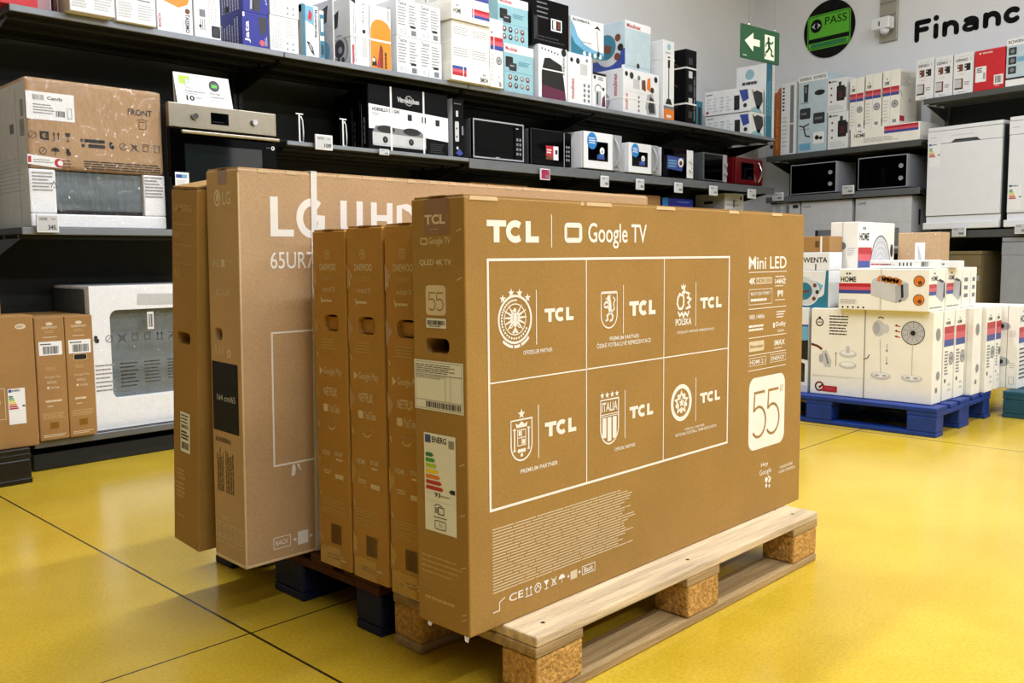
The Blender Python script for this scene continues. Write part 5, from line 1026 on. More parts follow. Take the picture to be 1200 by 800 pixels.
goods('carton', 'white carton on the lower shelf under the dark grey microwave', LW, 4.22, LOW, 849, 871, .3, WHITE, LG_, h=.392, front=f_wl, side=lambda p: p.rect(.3, .78, .6, .84, DARKG))

# ------------------------------------------------------------------ end wall: lower bay goods
RG = 'cartons on the end wall shelves'
ZL, ZM, ZU, ZD = 1.818, 1.432, 2.136, 1.068
def f_board(p): p.rect(.0, .0, 1, 1, RUST); p.lines(.2, .1, .8, .9, 1, ORANGE, vert=True)
goods('carton', 'white and teal edged carton in the corner where the shelf runs meet', RWF, 7.24, ZL, 889, 906, .3, WHITEG, RG, h=.58, front=lambda p: (p.rect(.0, 0, .45, 1, GREYC), p.disc(.9, .16, .12, DARKG, 1), p.rect(.78, .35, .9, .95, TEALD, 1)), side=None)
goods('carton', 'rust orange carton edge beside the corner', RWF, 7.23, ZL, 906.8, 913.5, .3, RUST, RG, pt=109, front=lambda p: p.lines(.3, .1, .8, .9, 1, ORANGE, vert=True))
def f_strip(p):
    for k in range(7): p.rect(.1, .62 + .05 * k, .24, .645 + .05 * k, DARKG)
    p.rect(.62, .02, .86, .96, MIDG); p.lines(.1, .1, .45, .55, 8, INKLG)
goods('carton', 'narrow white carton with a grey bar beside the rust orange edge', RWF, 7.22, ZL, 914.3, 932, .25, WHITE, RG, pt=99, front=f_strip, strap=.42)
r = empty('brown_board', RWF.pt(RWF.a_at(926, 7.555, ZL), 7.555, ZL + .0008), RWF.rot); tag(r, 'brown round-cornered board standing behind the narrow white carton', 'board')
m = MB(); m.prism([(u, 0, v) for u, v in rrect(-.16, 0, .16, .70, .04)], (0, .018, 0), RUST); m.build('board_panel', r)
m = MB(); m.prism([(u, -.0012, v) for u, v in rrect(-.135, .02, .135, .675, .03)], (0, .0012, 0), KRAFTD); m.build('board_face', r)
def f_rw(p):
    p.rect(0, .92, 1, 1, PAPER, 0); p.text('ROWENTA', .06, .94, .46, .98, INKB, .02, 1); p.text('ROWENTA', .54, .94, .96, .98, INKB, .02, 1); p.rect(.495, .04, .5, .9, INKLG)
    p.poly([(.2, .66), (.18, .88), (.36, .89), (.34, .66)], DARKG); p.rect(.22, .78, .3, .86, MIDG, 1); p.disc(.75, .76, .18, INKB, 0, .035); p.rr(.06, .44, .44, .58, .03, DARKG); p.rr(.54, .36, .94, .5, .03, DARKG); p.lines(.12, .48, .38, .54, 1, MIDG, 1); p.lines(.6, .4, .88, .46, 1, MIDG, 1)
    p.stroke([(.05, .36), (.2, .34), (.4, .37)], .012, INKB); p.stroke([(.2, .34), (.28, .22), (.44, .2)], .014, INKB); p.rect(.06, .03, .46, .12, SKY); p.rr(.56, .1, .93, .25, .02, PAPER); p.disc(.68, .18, .07, INKB, 1); p.disc(.82, .17, .05, INKB, 1); p.rect(.62, .16, .86, .18, INKB, 1)
    for v in (.64, .3): p.lines(.08, v, .42, v + .015, 1, DARKG)
goods('carton', 'grey blue vacuum carton with white top band and dark pictures', RWF, 7.215, ZL, 934.5, 968, .3, ICEC, RG, pt=91, front=f_rw)
def f_cof(p):
    p.text('moulinex', .06, .88, .5, .94, INKB, .02); p.disc(.12, .91, .06, INKB)
    for k, c in enumerate((BROWNP, DREDC, BROWNP)): p.disc(.22, .72 - .2 * k, .05, c, n=10)
    p.rr(.5, .32, .92, .76, .04, INKB); p.rect(.6, .72, .74, .88, DARKG); p.rect(.62, .42, .8, .6, DREDC, 1); p.rect(.92, .4, 1, .7, DARKG); p.lines(.08, .06, .9, .22, 3, INKLG)
c1 = goods('carton', 'white coffee maker carton with a dark machine, lower of two', RWF, 7.215, ZL, 969.5, 993.5, .28, WHITE, RG, pt=133, front=f_cof, strap=.94)
goods('carton', 'white coffee maker carton with a dark machine, upper of two', RWF, 7.215, c1['top'], 969, 991.5, .28, WHITE, RG, pt=93.5, front=f_cof)
def f_flat(p): p.rect(.0, .55, .02, .95, CREAM); stripes(p, .5, .55, .98, .95); homelogo(p, .06, .5, .22, .9); p.lines(.2, .15, .75, .42, 4, INKG, fill=.35)
c6 = goods('carton', 'long flat cream carton lying under the row of upright fan cartons', RWF, 7.20, ZL, 996.5, 1078, .32, CREAM, RG, pt=152.5, front=f_flat, strap=None)
def s_r5(p): p.lines(.05, .7, .6, .95, 8, MIDG, fill=.35); p.disc(.6, .45, .08, GREYC); p.stroke([(.02, .62), (.12, .55), (.16, .5)], .006, DARKG); p.rect(.04, .06, .3, .16, RED)
def f_r5(p): stripes(p, .02, .54, .98, .70); p.rect(.46, 0, .48, 1, INKLG, 1); homelogo(p, .12, .74, .38, .86); fanface(p, .74, .38, .19); p.lines(.08, .06, .36, .48, 7, INKLG, fill=.35); p.rect(.62, .04, .84, .1, INKG)
for k, (pl, pr, pt) in enumerate(((995, 1011.5, 93), (1013, 1032, 88.5), (1033.3, 1053.5, 84))):
    goods('carton', ('upright cream fan carton beside the coffee makers, first of three', 'upright cream fan carton, middle of three', 'upright cream fan carton with its printed grey side open to view, last of three')[k], RWF, 7.215, c6['top'], pl, pr, .27, CREAM, RG, pt=pt, front=f_r5, side=s_r5)
def f_gen(p):
    p.text('GENIO', .1, .8, .72, .87, INKB, .02); p.text('S', .82, .81, .9, .87, INKG); p.lines(.2, .9, .8, .93, 1, INKLG); p.rect(.2, .56, .48, .73, BROWNP); p.rect(.56, .56, .86, .73, INKB)
    for u in (.2, .56): p.disc(u + .05, .60, .05, PAPER, 1, n=10); p.disc(u + .06, .69, .03, PAPER, 1, n=10)
    p.rect(.08, .12, .5, .38, BROWNP); p.rect(.08, .16, .42, .36, INKLG, 1); p.rect(.08, .12, .5, .145, INKB, 1); p.lines(.58, .2, .9, .3, 2, MIDG); p.lines(.25, .03, .75, .06, 1, INKG); p.lines(.3, .46, .6, .49, 1, YSTK)
for k, (pl, pr, pt) in enumerate(((1072.5, 1093.7, 71), (1094.5, 1115.7, 67.8), (1116.5, 1140, 64.3))):
    goods('carton', ('white coffee capsule machine carton at the open end of the high shelf', 'white coffee capsule machine carton between its two twins', 'white coffee capsule machine carton beside the red one')[k], RWF, 7.21, ZU, pl, pr, .27, WHITE, RG, pt=pt, front=f_gen)
def f_rr(p): p.rect(.04, .22, .4, .6, PAPER); p.lines(.08, .45, .28, .57, 3, INKB, 1, fill=.6); p.barcode(.3, .28, .37, .44, INKB, 1, 8); p.rect(.66, .1, .96, .34, PAPER); p.barcode(.7, .14, .92, .31, INKB, 1, 16); p.lines(.7, .06, .9, .08, 1, PAPER); p.text('SINGER', .26, .9, .6, .94, INKW, .02); p.disc(.18, .92, .03, INKW); p.rect(0, .98, 1, 1, PINK)
goods('carton', 'red carton with white barcode labels on the high shelf', RWF, 7.205, ZU, 1141, 1177, .27, REDC, RG, pt=60.6, front=f_rr)
def f_rt(p):
    p.rect(0, .86, 1, 1, PAPER); p.text('ROWENTA', .05, .9, .6, .97, INKB, .02, 1); p.rect(0, 0, 1, .14, PAPER); p.rect(0, .14, 1, .18, INKB, 1)
    for k in range(3): p.rr(.06, .26 + .2 * k, .28, .42 + .2 * k, .02, DARKG); p.disc(.17, .34 + .2 * k, .06, MIDG, 1, n=10)
    p.poly([(.0 + .5, .34), (.9, .4), (.9, .46), (.6, .42)], INKB); p.rect(.3, .5, .95, .6, SKY)
goods('carton', 'grey blue carton with three dark icon squares beside the red one', RWF, 7.205, ZU, 1178, 1222, .27, ICEC, RG, pt=47, front=f_rt)
MWE = 'microwaves on the end wall'
for k, (pl, pr, pt) in enumerate(((926, 980, 194), (1004.7, 1063, 185.7))):
    microwave(('silver microwave with two round knobs, nearer the room corner', 'silver microwave with two round knobs, nearer the dishwashers')[k], RWF, 7.22, ZM, pl, pr, pt, .30, APPG, APPG, APPG, knobs=(.3, .66), win=(.02, .03, .98, .97), split=.765 + .01 * k, group=MWE)
price_tag('white price tag on the rail near the room corner', RWF, DB - .0245, 1.470, 905.5, 918, .075)
price_tag('white price tag between the two silver microwaves', RWF, DB - .0245, 1.487, 987.5, 1001, .075)
def f_cy(p): p.text('Candy', .03, .86, .2, .93, INKB, .005); p.rect(0, .5, 1, .503, INKG); p.rect(.3, .02, .4, .42, INKLG); p.rr(.36, .05, .8, .4, .02, MIDG, 1); p.rect(.3, .05, .36, .4, DARKG, 2)
goods('carton', 'small pale printed carton under the microwave shelf by the corner', RWF, 7.235, .93, 904.8, 936, .3, GREYC, RG, h=.440, front=lambda p: (fineprint(p, .1, .72, .7, .95, 2, 6, INKG), p.rect(.52, .65, .62, .95, MIDG), p.rect(.76, .88, .96, .95, DARKG)))
goods('carton', 'light grey microwave carton beside the small printed one', RWF, 7.23, .93, 938, 997, .32, GREYC, RG, h=.440, front=f_cy)
goods('carton', 'light grey microwave carton beside the upright post of the bay', RWF, 7.225, .93, 1001.3, 1067, .32, GREYC, RG, h=.440, front=f_cy, side=lambda p: p.rr(.35, .45, .45, .75, .02, DARKG))

def dishwasher(label, b, z, pl, pr, h, body, panel, grip=True, lab=None, style=0):
    a0 = RWF.a_at(pl, b, z + .4); w = RWF.a_at(pr, b, z + .4) - a0 if pr else .595; d = .36
    r = empty('dishwasher', RWF.pt(a0 + w/2, b + d/2, z + .0008), RWF.rot); tag(r, label, 'dishwasher', 'dishwashers on the end wall')
    m = MB(); m.box((-w/2, -d/2 + .03, .002), (w/2, d/2, h - .032), GPLAS if body is APPW else body, .003); m.build('cabinet', r)
    m = MB(); m.box((-w/2 - .001, -d/2 + .004, h - .03), (w/2 + .001, d/2, h), body, .004); m.build('worktop', r)
    m = MB(); m.box((-w/2 - .015 * style, -d/2 - .012 * style, 0), (w/2 + .0 * style, -d/2 + .029, .055), body, .006); m.box((-w/2, -d/2 + .012, .055), (w/2, -d/2 + .029, .105), body, .003); m.build('plinth', r)
    m = MB(); m.box((-w/2 + .001, -d/2, .109), (w/2 - .001, -d/2 + .028, h - .135), body, .004); dr = m.build('door', r)
    m = MB(); top, bot = h - .034, h - .132
    if grip:
        u0, u1 = -w*.18, w*.22
        m.prism([(-w/2 + .001, -d/2, top), (w/2 - .001, -d/2, top), (w/2 - .001, -d/2, bot)] + [(u1, -d/2, bot), (u1 - .03, -d/2, bot + .024), (u0 + .03, -d/2, bot + .024), (u0, -d/2, bot)] + [(-w/2 + .001, -d/2, bot)], (0, .028, 0), panel)
    else: m.box((-w/2 + .001, -d/2, bot), (w/2 - .001, -d/2 + .028, top), panel, .003)
    cp = m.build('control_panel', r)
    if grip:
        m = MB(); m.prism([(u0 + .004, -d/2 + .012, bot - .002), (u1 - .004, -d/2 + .012, bot - .002), (u1 - .032, -d/2 + .012, bot + .023), (u0 + .032, -d/2 + .012, bot + .023)], (0, .014, 0), GPLAS); m.build('grip_recess', cp)
    p = Print('front', w, d, h)
    p.lines(w*.04, top - .05, w*.14, top - .043, 1, MIDG, 1)
    if panel is APPW:
        for k in range(9): p.disc(w * (.34 + .035 * k), top - .045 + .004 * (k % 2), .004, INKG, 1, n=10)
    p.build('panel_print', cp)
    if lab: u, v = lab; p = Print('front', w, d, h); p.energy(u, v, u + .095, v + .19, 1, 4); p.build('energy_label', dr)
    return r
dishwasher('white dishwasher with scooped grip and energy label near its edge, on the raised shelf', 7.19, ZD + .012, 1085.8, 1173, .815, APPW, APPW, True, (.012, .50), 1)
dishwasher('white dishwasher on the raised shelf with energy label low on its door', 7.19, ZD + .012, 1181, None, .825, APPW, APPW, True, (.012, .13), 1)
r = dishwasher('bronze steel dishwasher on the bottom shelf behind the fan cartons', 7.19, .132, 1090, 1148, .77, INOX, INOX, False)
m = MB(); m.box((-.17, -.184, .60), (.02, -.1805, .66), BGLASS, .002); m.cyl((-.06, -.192, .63), (-.06, -.18, .63), .03, BPLAS, seg=24); m.build('display_strip', r)
m = MB(); m.box((.02, -.1835, .535), (.19, -.1805, .575), APPG, .002); m.build('silver_sticker', r)
dishwasher('white dishwasher on the bottom shelf under the raised ones', 7.19, .132, 1171.5, None, .868, APPG, APPG, True)
price_tag('grey price tag under the scooped grip dishwasher', RWF, 7.15, 1.095, 1116, 1132, .078)
price_tag('grey price tag at the frame edge under the second raised dishwasher', RWF, 7.15, 1.105, 1189.5, 1206, .078)

# ------------------------------------------------------------------ end wall signs and fittings
bw = WALLD
r = empty('wall_sign', RWF.pt(-5.232, bw - .012, 2.99), RWF.rot); tag(r, 'round black sign with a green bank card on the end wall', 'sign')
m = MB(); R_ = .272; m.prism([(u, 0, v) for u, v in arc(0, 0, R_, R_ * .96, 0, 354, 59)], (0, .0115, 0), SIGNB); m.build('sign_disc', r)
p = Print('front', 0, 0, 0)
p.stroke(rrect(-.225, -.165, .225, .145, .03), .01, PASSG, 0, closed=True); p.rr(-.215, -.155, .215, .135, .025, PASSG, 1); p.rect(-.215, -.105, .215, -.065, SIGNB, 2); p.rr(-.19, -.15, .19, -.113, .006, DGRN, 2)
p.disc(-.135, .05, .062, SIGNB, 2); p.text('PASS', -.04, .04, .19, .112, SIGNB, 0.004, 2)
for k in (-1, 1): p.poly([(-.135 + k*.008, .078), (-.135 + k*.05, .05), (-.135 + k*.008, .022), (-.135 + k*.022, .05)][::-k], INKLG, 3)
p.build('sign_print', r)
r = empty('wall_lettering', RWF.pt(0, bw - .003, 2.70), RWF.rot); tag(r, 'big rounded black letters of a word on the end wall', 'wall lettering')
sx = lambda px: RWF.a_at(px, bw - .003, 2.78)
def letter(ch, x0, x1):
    p = Print('front', 0, 0, 0); t = .043; a, b = sx(x0) + t/2, sx(x1) - t/2; X = .128 - t; y0 = t/2; c = (a + b)/2; rx = (b - a)/2; yc = y0 + X/2
    if ch == 'F': p.stroke([(a, y0), (a, .184 - t/2)], t, SIGNB, 0, True); p.stroke([(a, .184 - t/2), (b, .184 - t/2)], t, SIGNB, 0, True); p.stroke([(a, .10), (b - .018, .10)], t, SIGNB, 0, True)
    if ch == 'i': p.stroke([(c, y0), (c, y0 + X)], t, SIGNB, 0, True); p.disc(c, .172, t * .55, SIGNB)
    if ch == 'n': p.stroke([(a, y0), (a, y0 + X)], t, SIGNB, 0, True); p.stroke([(a, y0 + X*.45)] + arc(c, y0 + X - rx, rx, rx, 180, 0, 14) + [(b, y0)], t, SIGNB, 0, True)
    if ch == 'a': p.stroke([(a + .012, y0 + X*.93)] + arc(c, y0 + X*.62, rx, X*.38, 100, 0, 10) + [(b, y0)], t*.92, SIGNB, 0, True); p.stroke(arc(c - .004, y0 + X*.27, rx*.92, X*.29, 0, 345, 20), t*.82, SIGNB, 0, closed=True)
    if ch == 'c': p.stroke(arc(c, yc, rx, X/2, 50, 310, 22), t, SIGNB, 0, True)
    o = p.build('letter', r); md = o.modifiers.new('thick', 'SOLIDIFY'); md.thickness = .0035; md.offset = 1 if False else -1
for ch, x0, x1 in (('F', 1071.6, 1090.8), ('i', 1093.6, 1099.8), ('n', 1104.2, 1123.9), ('a', 1127.2, 1147.4), ('n', 1152, 1173.2), ('c', 1176, 1197.6)): letter(ch, x0, x1)
a0, a1 = RWF.a_at(1031, bw - .02, 2.95), RWF.a_at(1051.5, bw - .02, 2.95)
r = empty('wall_trunking', RWF.pt((a0 + a1)/2, bw - .026, 2.757), RWF.rot); tag(r, 'grey flat cable cover running up the end wall behind a white sensor', 'wall panel')
m = MB(); w = a1 - a0; m.box((-w/2, 0, 0), (w/2, .025, 1.5), mk('aged_grey_cover', '#A39C8C', 0.35, 0.1, 0.5, 0.12, 4.0), .004); m.build('cover_panel', r)
m = MB()
for v in (.22, .33): m.box((-w/2 + .005, -.004, v), (w/2 - .005, .0, v + .008), MIDG)
m.build('cover_joint', r)
a0, a1 = RWF.a_at(1020.5, bw - .14, 2.88), RWF.a_at(1041.5, bw - .14, 2.88)
r = empty('wall_sensor', RWF.pt((a0 + a1)/2, bw - .14, 2.80), RWF.rot); tag(r, 'white box sensor with small dome mounted on the grey cable cover', 'sensor')
m = MB(); w = a1 - a0; m.box((-w/2, 0, .05), (w/2, .09, .15), APPW, .008); m.build('sensor_case', r)
m = MB(); m.box((-.03, .089, .06), (.05, .1139, .14), APPG, .004); m.build('mount_bracket', r)
m = MB(); m.cyl((.02, .045, .012), (.02, .045, .052), .03, APPW, .045, 24); m.cyl((.02, .045, .0), (.02, .045, .012), .012, APPG, .03, 20); m.build('sensor_dome', r)
p = Print('front', w, 0, .15); p.rr(w*.42, .075, w*.5, .115, .004, DARKG); p.build('sensor_window', r)

# exit sign hung from the ceiling
EX = Fr((math.cos(math.radians(-5.4)), math.sin(math.radians(-5.4))), (math.sin(math.radians(5.4)), math.cos(math.radians(5.4))))
by = EX.nn.dot(Vector((5.445, 3.2, 0))); a0 = EX.a_at(868, by, 2.3); w = EX.a_at(912.5, by, 2.3) - a0; z0 = EX.z_at(67, a0, by); h = EX.z_at(27, a0, by) - z0
r = empty('exit_sign', EX.pt(a0 + w/2, by, z0), EX.rot); tag(r, 'green emergency exit sign with arrow and running figure hung near the corner', 'exit sign')
m = MB(); m.box((-w/2, -.006, 0), (w/2, .006, h), SIGNG, .002); m.build('sign_board', r)
p = Print('front', w, .012, h, True)
p.poly([(.08, .52), (.3, .80), (.3, .62), (.47, .62), (.47, .42), (.3, .42), (.3, .24)], SIGNY, 0); p.rect(.60, .1, .86, .84, SIGNY, 0)
g = SIGNG
p.disc(.70, .73, .03, g, 1); p.stroke([(.70, .64), (.72, .48)], .026, g, 1, True); p.stroke([(.71, .62), (.64, .58), (.63, .5)], .012, g, 1, True); p.stroke([(.71, .62), (.78, .60), (.82, .66)], .012, g, 1, True); p.stroke([(.72, .48), (.68, .36), (.63, .3), (.62, .2)], .016, g, 1, True); p.stroke([(.72, .48), (.79, .38), (.78, .24), (.83, .24)], .016, g, 1, True); p.poly([(.60, .1), (.70, .1), (.66, .3), (.60, .3)], SIGNY, 1); p.lines(.04, .06, .14, .12, 1, INKLG, 0)
p.build('sign_print', r)
for u in (-w/2 + .09, w/2 - .05):
    m = MB(); m.tube([(u, 0, h - .002), (u, 0, h + .012)], .006, CHROME, 8); m.tube([(u, 0, h + .012), (u, 0, CEIL - z0)], .0008, MIDG, 6); m.build('suspension_wire', r)

# ------------------------------------------------------------------ pallets of fans and toasters in front of the end wall
pallet('pallet', 'blue pallet under the cream fan cartons', 5.305, 1.552, 1.20, .80, BLUEW, BLUEW, math.radians(90))
pallet('pallet', 'teal painted pallet behind the blue one, partly out of frame', 6.13, .30, 1.20, .80, TEALW, TEALW, math.radians(90))
FG = 'cream fan cartons on the pallets'
FZ = .1452
def f_fan1(p):
    p.lines(.22, .70, .62, .96, 7, INKB, 0, fill=.42, rag=.25) if 0 else None
    for k in range(7): p.lines(.16, .905 - .034 * k, .33, .925 - .034 * k, 1, INKB, 0, fill=.7, rag=.25)
    p.ring(.075, .84, .03, .006, INKB); p.rect(.065, .885, .085, .905, INKB); p.rect(.058, .835, .092, .845, INKB, 1)
    # folded fan, arm, bases, assembled fans
    p.stroke([(.005, .58), (.06, .56), (.09, .535), (.10, .52)], .012, DREDC); p.poly([(.10, .50), (.14, .52), (.185, .40), (.18, .32), (.13, .32), (.105, .38)], INKLG); p.poly([(.125, .48), (.14, .48), (.165, .36), (.15, .36)], MIDG, 1); p.disc(.095, .42, .02, SILVERP, 1, .05)
    for v in (.36, .49): p.disc(.325, v, .075, INKLG, 0, .045); p.disc(.325, v + .012, .06, PAPER, 1, .028)
    p.rect(.31, .5, .34, .58, INKLG, 2); p.stroke([(.225, .34), (.225, .5)], .003, BROWNP); p.stroke([(.225, .5), (.222, .48)], .006, BROWNP)
    p.stroke([(.455, .44), (.49, .46), (.505, .5)], .005, DREDC)
    for u, s in ((.60, 0), (.845, 1)):
        p.disc(u, .27, .082, INKLG, 0, .042); p.disc(u, .28, .066, PAPER, 1, .028); p.disc(u - .03, .275, .02, SILVERP, 2, .012); p.disc(u + .03, .275, .02, SILVERP, 2, .012); p.stroke([(u, .30), (u + (.0 if s else -.01), .68)], .004, INKLG, 2)
    p.disc(.575, .80, .05, INKLG, 0, .09); p.disc(.555, .80, .03, SILVERP, 1, .07); p.disc(.63, .80, .03, GREYC, 1, .05); p.stroke(arc(.59, .905, .02, .02, 0, 180, 8), .005, DARKG)
    p.disc(.845, .765, .088, GREYC, 0, .125); p.ring(.845, .765, .088, .004, INKB, 1, .125)
    for r_ in (.03, .045, .06, .075): p.ring(.845, .765, r_, .0018, MIDG, 1, r_ * 1.42)
    for k in range(10): t = math.radians(36 * k); p.stroke([(.845 + .02 * math.cos(t), .765 + .028 * math.sin(t)), (.845 + .085 * math.cos(t + .3), .765 + .121 * math.sin(t + .3))], .002, MIDG, 1)
    p.disc(.845, .765, .02, INKB, 2, .028)
    for k in range(3): p.stroke([(.71, .84 - .06 * k), (.745, .83 - .06 * k)], .005, RED); p.poly([(.70, .84 - .06*k), (.72, .825 - .06*k), (.72, .855 - .06*k)], RED)
    for v in (.56, .42): p.stroke([(.645, v), (.645, v + .07)], .003, INKG); p.poly([(.635, v), (.655, v), (.645, v - .02)], BROWNP)
    p.rect(.46, 0, .468, 1, INKG, 3); p.lines(.02, .205, .46, .225, 2, INKLG, fill=.4)
    p.ring(.085, .09, .035, .009, DREDC); p.stroke([(.075, .09), (.085, .075), (.115, .12)], .006, DREDC); p.rr(.11, .035, .24, .105, .006, RED, 1); p.lines(.14, .055, .22, .085, 2, PINK, 2)
def s_plain(p): p.disc(.5, .75, .25, INKG, 0, .07); p.disc(.6, .3, .2, INKG, 0, .05); p.lines(.2, .12, .7, .18, 1, MIDG, vert=True)
def s_strip(p): stripes(p, .02, .60, .98, .82); homelogo(p, .16, .84, .6, .91); p.lines(.1, .28, .5, .56, 8, MIDG, fill=.5); fanface(p, .75, .46, .22); p.disc(.2, .22, .08, DARKG, n=10); p.lines(.5, .08, .8, .2, 2, INKLG)
xs = lambda px: PL.b_at(px, -1.61, .3)
goods('carton', 'large cream fan carton facing out on the blue pallet, red badge and strap', PL, 4.585, FZ, 949, 1092, .125, CREAM, FG, h=.457, front=f_fan1, side=s_plain)
rows = [(1105, 1117, 1.612, s_strip, 'first of the striped pair behind the large facing one'), (1117.7, 1130, 1.606, s_strip, 'second of the striped pair behind the large facing one'), (1138, 1149, 1.568, s_plain, 'jutting out past the striped pair'), (1155, 1165, 1.548, s_strip, 'striped, first beyond the plain jutting one'), (1165.8, 1172, 1.548, s_strip, 'striped, second beyond the plain jutting one')]
prev = 4.712
for pa, pb, yr, sd, lb in rows:
    ba = max(PL.b_at(pa, -yr, .3), prev + .003); bb = PL.b_at(pb, -yr, .3); prev = bb
    a_r = -yr; w = .618; r = carton('carton', 'cream fan carton end on, ' + lb, 'carton', PL, a_r - w, ba, FZ, w, bb - ba - .003, .457, CREAM, FG, .003)
    p = Print('right', w, bb - ba - .003, .457, True); sd(p); p.build('side_print', r)
    p = Print('front', w, bb - ba - .003, .457, True); p.rect(.95, .0, .954, 1, INKLG); p.build('front_print', r)
bx = prev + .012
def f_b7(p): p.disc(.86, .75, .07, SILVERP, 0, .05); p.disc(.86, .32, .07, SILVERP, 0, .06); p.disc(.86, .32, .02, INKB, 1); p.disc(.86, .75, .02, INKB, 1); p.rect(.905, 0, .91, 1, INKG); p.lines(.93, .62, .98, .7, 4, INKLG); p.lines(.93, .24, .98, .32, 3, INKLG); p.frame(.93, .05, .97, .14, .003, INKG)
def s_b7(p): stripes(p, 0, .55, 1, .74); homelogo(p, .05, .8, .8, .95); p.lines(.1, .1, .8, .5, 8, DARKG, fill=.4)
a_r = PL.a_at(1193, bx, .3)
r = carton('carton', 'cream fan carton on the teal pallet, two small fans by its edge', 'carton', PL, a_r - .62, bx, FZ, .62, .20, .455, CREAM, FG, .003)
p = Print('front', .62, .20, .455, True); f_b7(p); p.build('front_print', r)
p = Print('right', .62, .20, .455, True); s_b7(p); p.build('side_print', r)
# toasters on top
TZ2 = FZ + .457 + .0016
def f_tst(p):
    stripes(p, 0, .40, .37, .65); homelogo(p, .02, .68, .2, .92); p.lines(.02, .14, .22, .26, 4, INKG, fill=.35)
    for k in range(5): p.disc(.05 + .06 * k, .06, .012, DARKG, n=10)
    p.poly([(.37, .42), (.385, .72), (.41, .78), (.66, .72), (.78, .66), (.785, .36), (.76, .27), (.66, .20), (.645, .20), (.38, .38)], SILVERP, 1); p.poly([(.385, .70), (.41, .78), (.655, .79), (.77, .68), (.755, .66), (.645, .60)], GREYC, 2); p.poly([(.372, .42), (.387, .70), (.64, .60), (.648, .21), (.38, .37)], INKLG, 2)
    p.poly([(.43, .72), (.47, .77), (.70, .70), (.66, .65)], DARKG, 3)
    for k in range(7): p.disc(.475 + .034 * k, .765 - .012 * k + .02 * (k % 2), .034, BREAD, 4, .075)
    p.poly([(.70, .62), (.725, .64), (.735, .34), (.708, .30)], INKB, 3); p.stroke([(.69, .22), (.705, .27)], .008, INKB, 3)
    for v in (.72, .28): p.disc(.895, v, .055, BREAD, 1); p.ring(.895, v, .057, .003, BROWNP, 2); p.disc(.885, v + .03, .025, ORA, 2); p.disc(.905, v - .04, .022, BROWNP, 2)
    p.rect(.478, 0, .488, 1, INKLG, 5)
def s_tst(p): stripes(p, 0, .38, .45, .64); homelogo(p, .12, .72, .5, .92); p.poly([(.42, .36), (.48, .7), (.62, .76), (.94, .66), (.98, .3), (.8, .2)], SILVERP, 1); p.poly([(.86, .3), (.9, .7), (.96, .64), (.97, .32)], DARKG, 2); p.poly([(.5, .72), (.62, .76), (.9, .7), (.8, .66)], DARKG, 2); p.lines(.05, .05, .9, .12, 1, INKG)
tb = 4.557; lbls = ['cream toaster carton facing out on the fan cartons, toaster and bread picture', 'cream toaster carton directly behind the facing one', 'cream toaster carton with plain end, third in the toaster row', 'cream toaster carton with plain end, last in the toaster row']
aR = PL.a_at(1088, tb, TZ2)
for k, (pa, pb) in enumerate(((1088, 1108), (1109.2, 1127), (1128, 1137), (1138, 1144.5))):
    ba, bb = (tb if k == 0 else PL.b_at(pa, aR, .72)), PL.b_at(pb, aR, .72); w = .452; d = bb - ba - .003
    r = carton('carton', lbls[k], 'carton', PL, aR - w, ba, TZ2, w, d, .208, CREAM, 'toaster cartons', .003)
    if k == 0: p = Print('front', w, d, .208, True); f_tst(p); p.build('front_print', r)
    p = Print('right', w, d, .208, True)
    if k < 2: s_tst(p)
    else: p.lines(.2, .2, .8, .8, 3, MIDG, fill=.5)
    p.build('side_print', r)
    last = bb
tt = TZ2 + .208 + .0016
def f_flatw(p): p.lines(.02, .3, .4, .7, 1, PINK, fill=.4); [p.disc(.5 + .06 * k, .5, .012, DARKG, 0, .25) for k in range(4)]; p.barcode(.84, .2, .95, .8, INKB, 0, 12); p.lines(.2, .25, .45, .6, 1, INKLG)
goods('carton', 'flat white carton with barcode lying on the facing toaster carton', PL, 4.60, tt, 1019, 1092, .14, WHITE, 'flat white cartons', h=.041, front=f_flatw)
goods('carton', 'flat white carton with dark print lying on the second toaster carton', PL, PL.b_at(1109.2, aR, .72) + .01, tt, 1060, 1121, .12, WHITE, 'flat white cartons', h=.035, front=lambda p: p.lines(.05, .35, .98, .7, 1, INKB, fill=.7))
def f_p3(p): p.rect(.42, 0, .46, 1, INKLG); p.disc(.44, .72, .13, MIDG, 1); p.lines(.62, .6, .9, .7, 4, INKLG); p.stroke([(.14, .52), (.14, .78), (.26, .78)], .002, INKG); p.stroke([(.14, .06), (.14, .36), (.26, .36)], .002, INKG)
def s_p3(p):
    stripes(p, 0, .46, .36, .70) ; homelogo(p, .03, .78, .28, .95); c = .60
    p.disc(c, .42, .28, GREYC, 1, .42)
    for k in range(1, 7): p.ring(c, .42, .28 * k / 6, .003, MIDG, 2, .42 * k / 6)
    p.ring(c, .42, .28, .006, DARKG, 3, .42); p.disc(c, .32, .06, INKB, 3, .12); p.disc(.92, .66, .04, DARKG, 1, .08); p.disc(.92, .3, .03, MIDG, 1, .05)
p3 = goods('carton', 'cream fan carton standing tall behind the toasters with a big round grille', PL, 4.86, TZ2, 972.5, 1005, .45, CREAM, FG, pt=259.5, front=f_p3, side=s_p3) if False else None
b3 = PL.b_at(1144.5, aR, .72) + .01
r3b = max(4.80, 4.80)
a1_ = PL.a_at(1005, 4.80, .8); a0_ = PL.a_at(972.5, 4.80, .8); w = a1_ - a0_; hh = 1.060 - TZ2
r = carton('carton', 'cream fan carton standing tall behind the toasters with a big round grille', 'carton', PL, a0_, 4.80, TZ2, w, .485, hh, CREAM, FG, .003)
p = Print('front', w, .485, hh, True); f_p3(p); p.build('front_print', r)
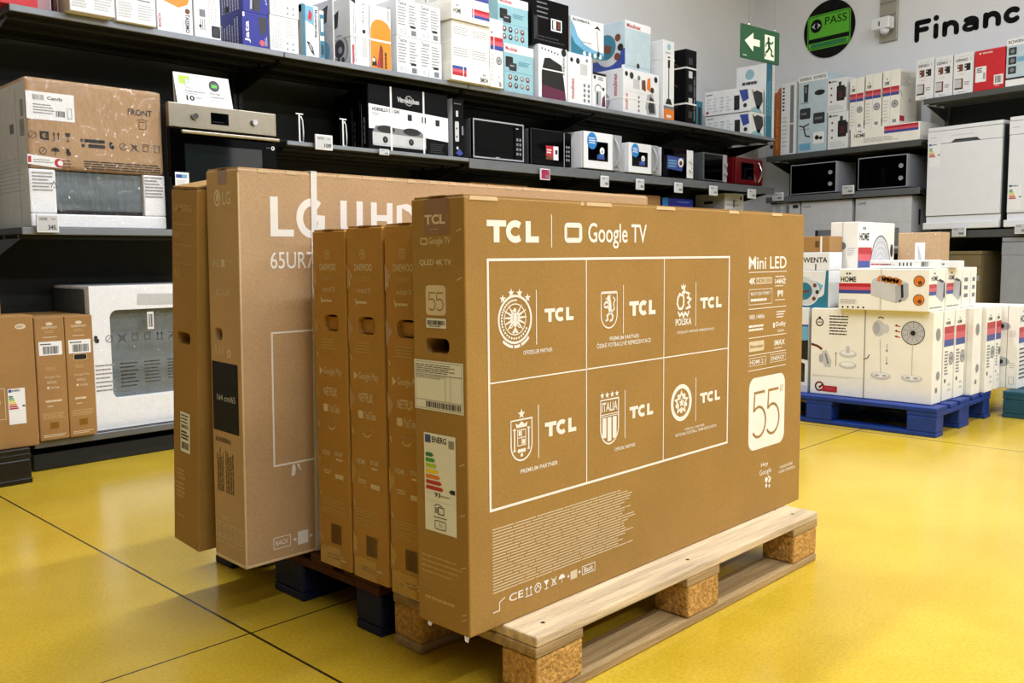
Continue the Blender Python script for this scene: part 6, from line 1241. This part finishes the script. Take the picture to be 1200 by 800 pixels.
p = Print('right', w, .485, hh, True); s_p3(p); p.build('side_print', r)
def f_wr(p): p.rect(0, 0, 1, .42, GREYC); p.rect(.42, .3, .66, .86, PAPER, 1); p.poly([(.44, .34), (.52, .5), (.48, .8), (.5, .82), (.6, .6), (.62, .36)], INKLG, 2); p.lines(.86, .1, .94, .3, 1, DARKG, 1)
a0_, a1_ = PL.a_at(1052, 5.30, .9), PL.a_at(1101, 5.30, .9)
r = carton('carton', 'brown film wrapped carton with silvery label behind the toasters', 'carton', PL, a0_, 5.30, TZ2, a1_ - a0_, .155, 1.005 - TZ2, KRAFTP, 'wrapped cartons on the pallet', .004)
p = Print('front', a1_ - a0_, .155, 1.005 - TZ2, True); f_wr(p); p.build('front_print', r); film(r, a1_ - a0_, .155, 1.005 - TZ2, .003)
# appliance cartons beside the tall television carton
AG = 'appliance cartons stacked on the blue pallet'
a_r = -2.262; w = .40
def f_gr(p): p.rect(0, .78, 1, .8, NAVY); p.rect(0, .42, 1, .78, SKY); p.poly([(.7, .42), (1, .38), (1, .62), (.8, .6)], INKB, 1); p.rect(.7, .12, .96, .34, DARKG, 1); p.disc(.9, .3, .06, INKB, 2); p.rect(0, .0, 1, .08, GREYC)
r = carton('carton', 'white and blue appliance carton at the pallet deck beside the large fan carton', 'carton', PL, a_r - w, 4.60, FZ, w, .3, .457, WHITE, AG, .003)
p = Print('front', w, .3, .457, True); f_gr(p); p.build('front_print', r)
def f_dl(p):
    p.poly([(0, 0), (1, 0), (1, .5), (.9, .3), (.6, .15), (0, .2)], TEALD); p.poly([(.92, 0), (1, 0), (1, 1), (.96, 1)], TEALD, 1); p.poly([(0, .25), (.55, .2), (.85, .35), (.92, .6), (.7, .8), (.3, .85), (0, .8)], SKY, 0); p.disc(.66, .42, .2, GREYC, 1); p.ring(.66, .42, .2, .004, PAPER, 2); p.disc(.62, .44, .13, TEALD, 2); p.poly([(.52, .36), (.7, .42), (.7, .48), (.54, .42)], BROWNP, 3)
    for k, (u, v) in enumerate(((.79, .6), (.83, .42), (.78, .24))): p.disc(u, v, .03, (BROWNP, DARKG, BROWNP)[k], 2)
a_r2 = PL.a_at(970.5, 4.62, .7)
z2 = TZ2
for lb, hh, fn, mt, bb, pr in (('white and teal appliance carton with round dial picture beside the tall fan carton', .198, f_dl, WHITE, 4.62, 970.5), ('white appliance carton with black lettering above the round dial carton', .096, lambda p: (p.text('ROWENTA', .45, .42, .97, .72, INKB, .02), p.rect(.78, .0, .8, .35, DARKG)), WHITE, 4.625, 972), ('brown carton with white strap on top of the appliance cartons', .083, lambda p: (p.rect(.86, 0, .89, 1, PAPER, 1), p.rect(.78, .3, .84, .7, INKBR)), KRAFTD, 4.63, 972)):
    ar = PL.a_at(pr, bb, z2 + .05); w = .36; r = carton('carton', lb, 'carton', PL, ar - w, bb, z2, w, .155, hh, mt, AG, .003)
    p = Print('front', w, .155, hh, True); fn(p); p.build('front_print', r); z2 += hh + .0012
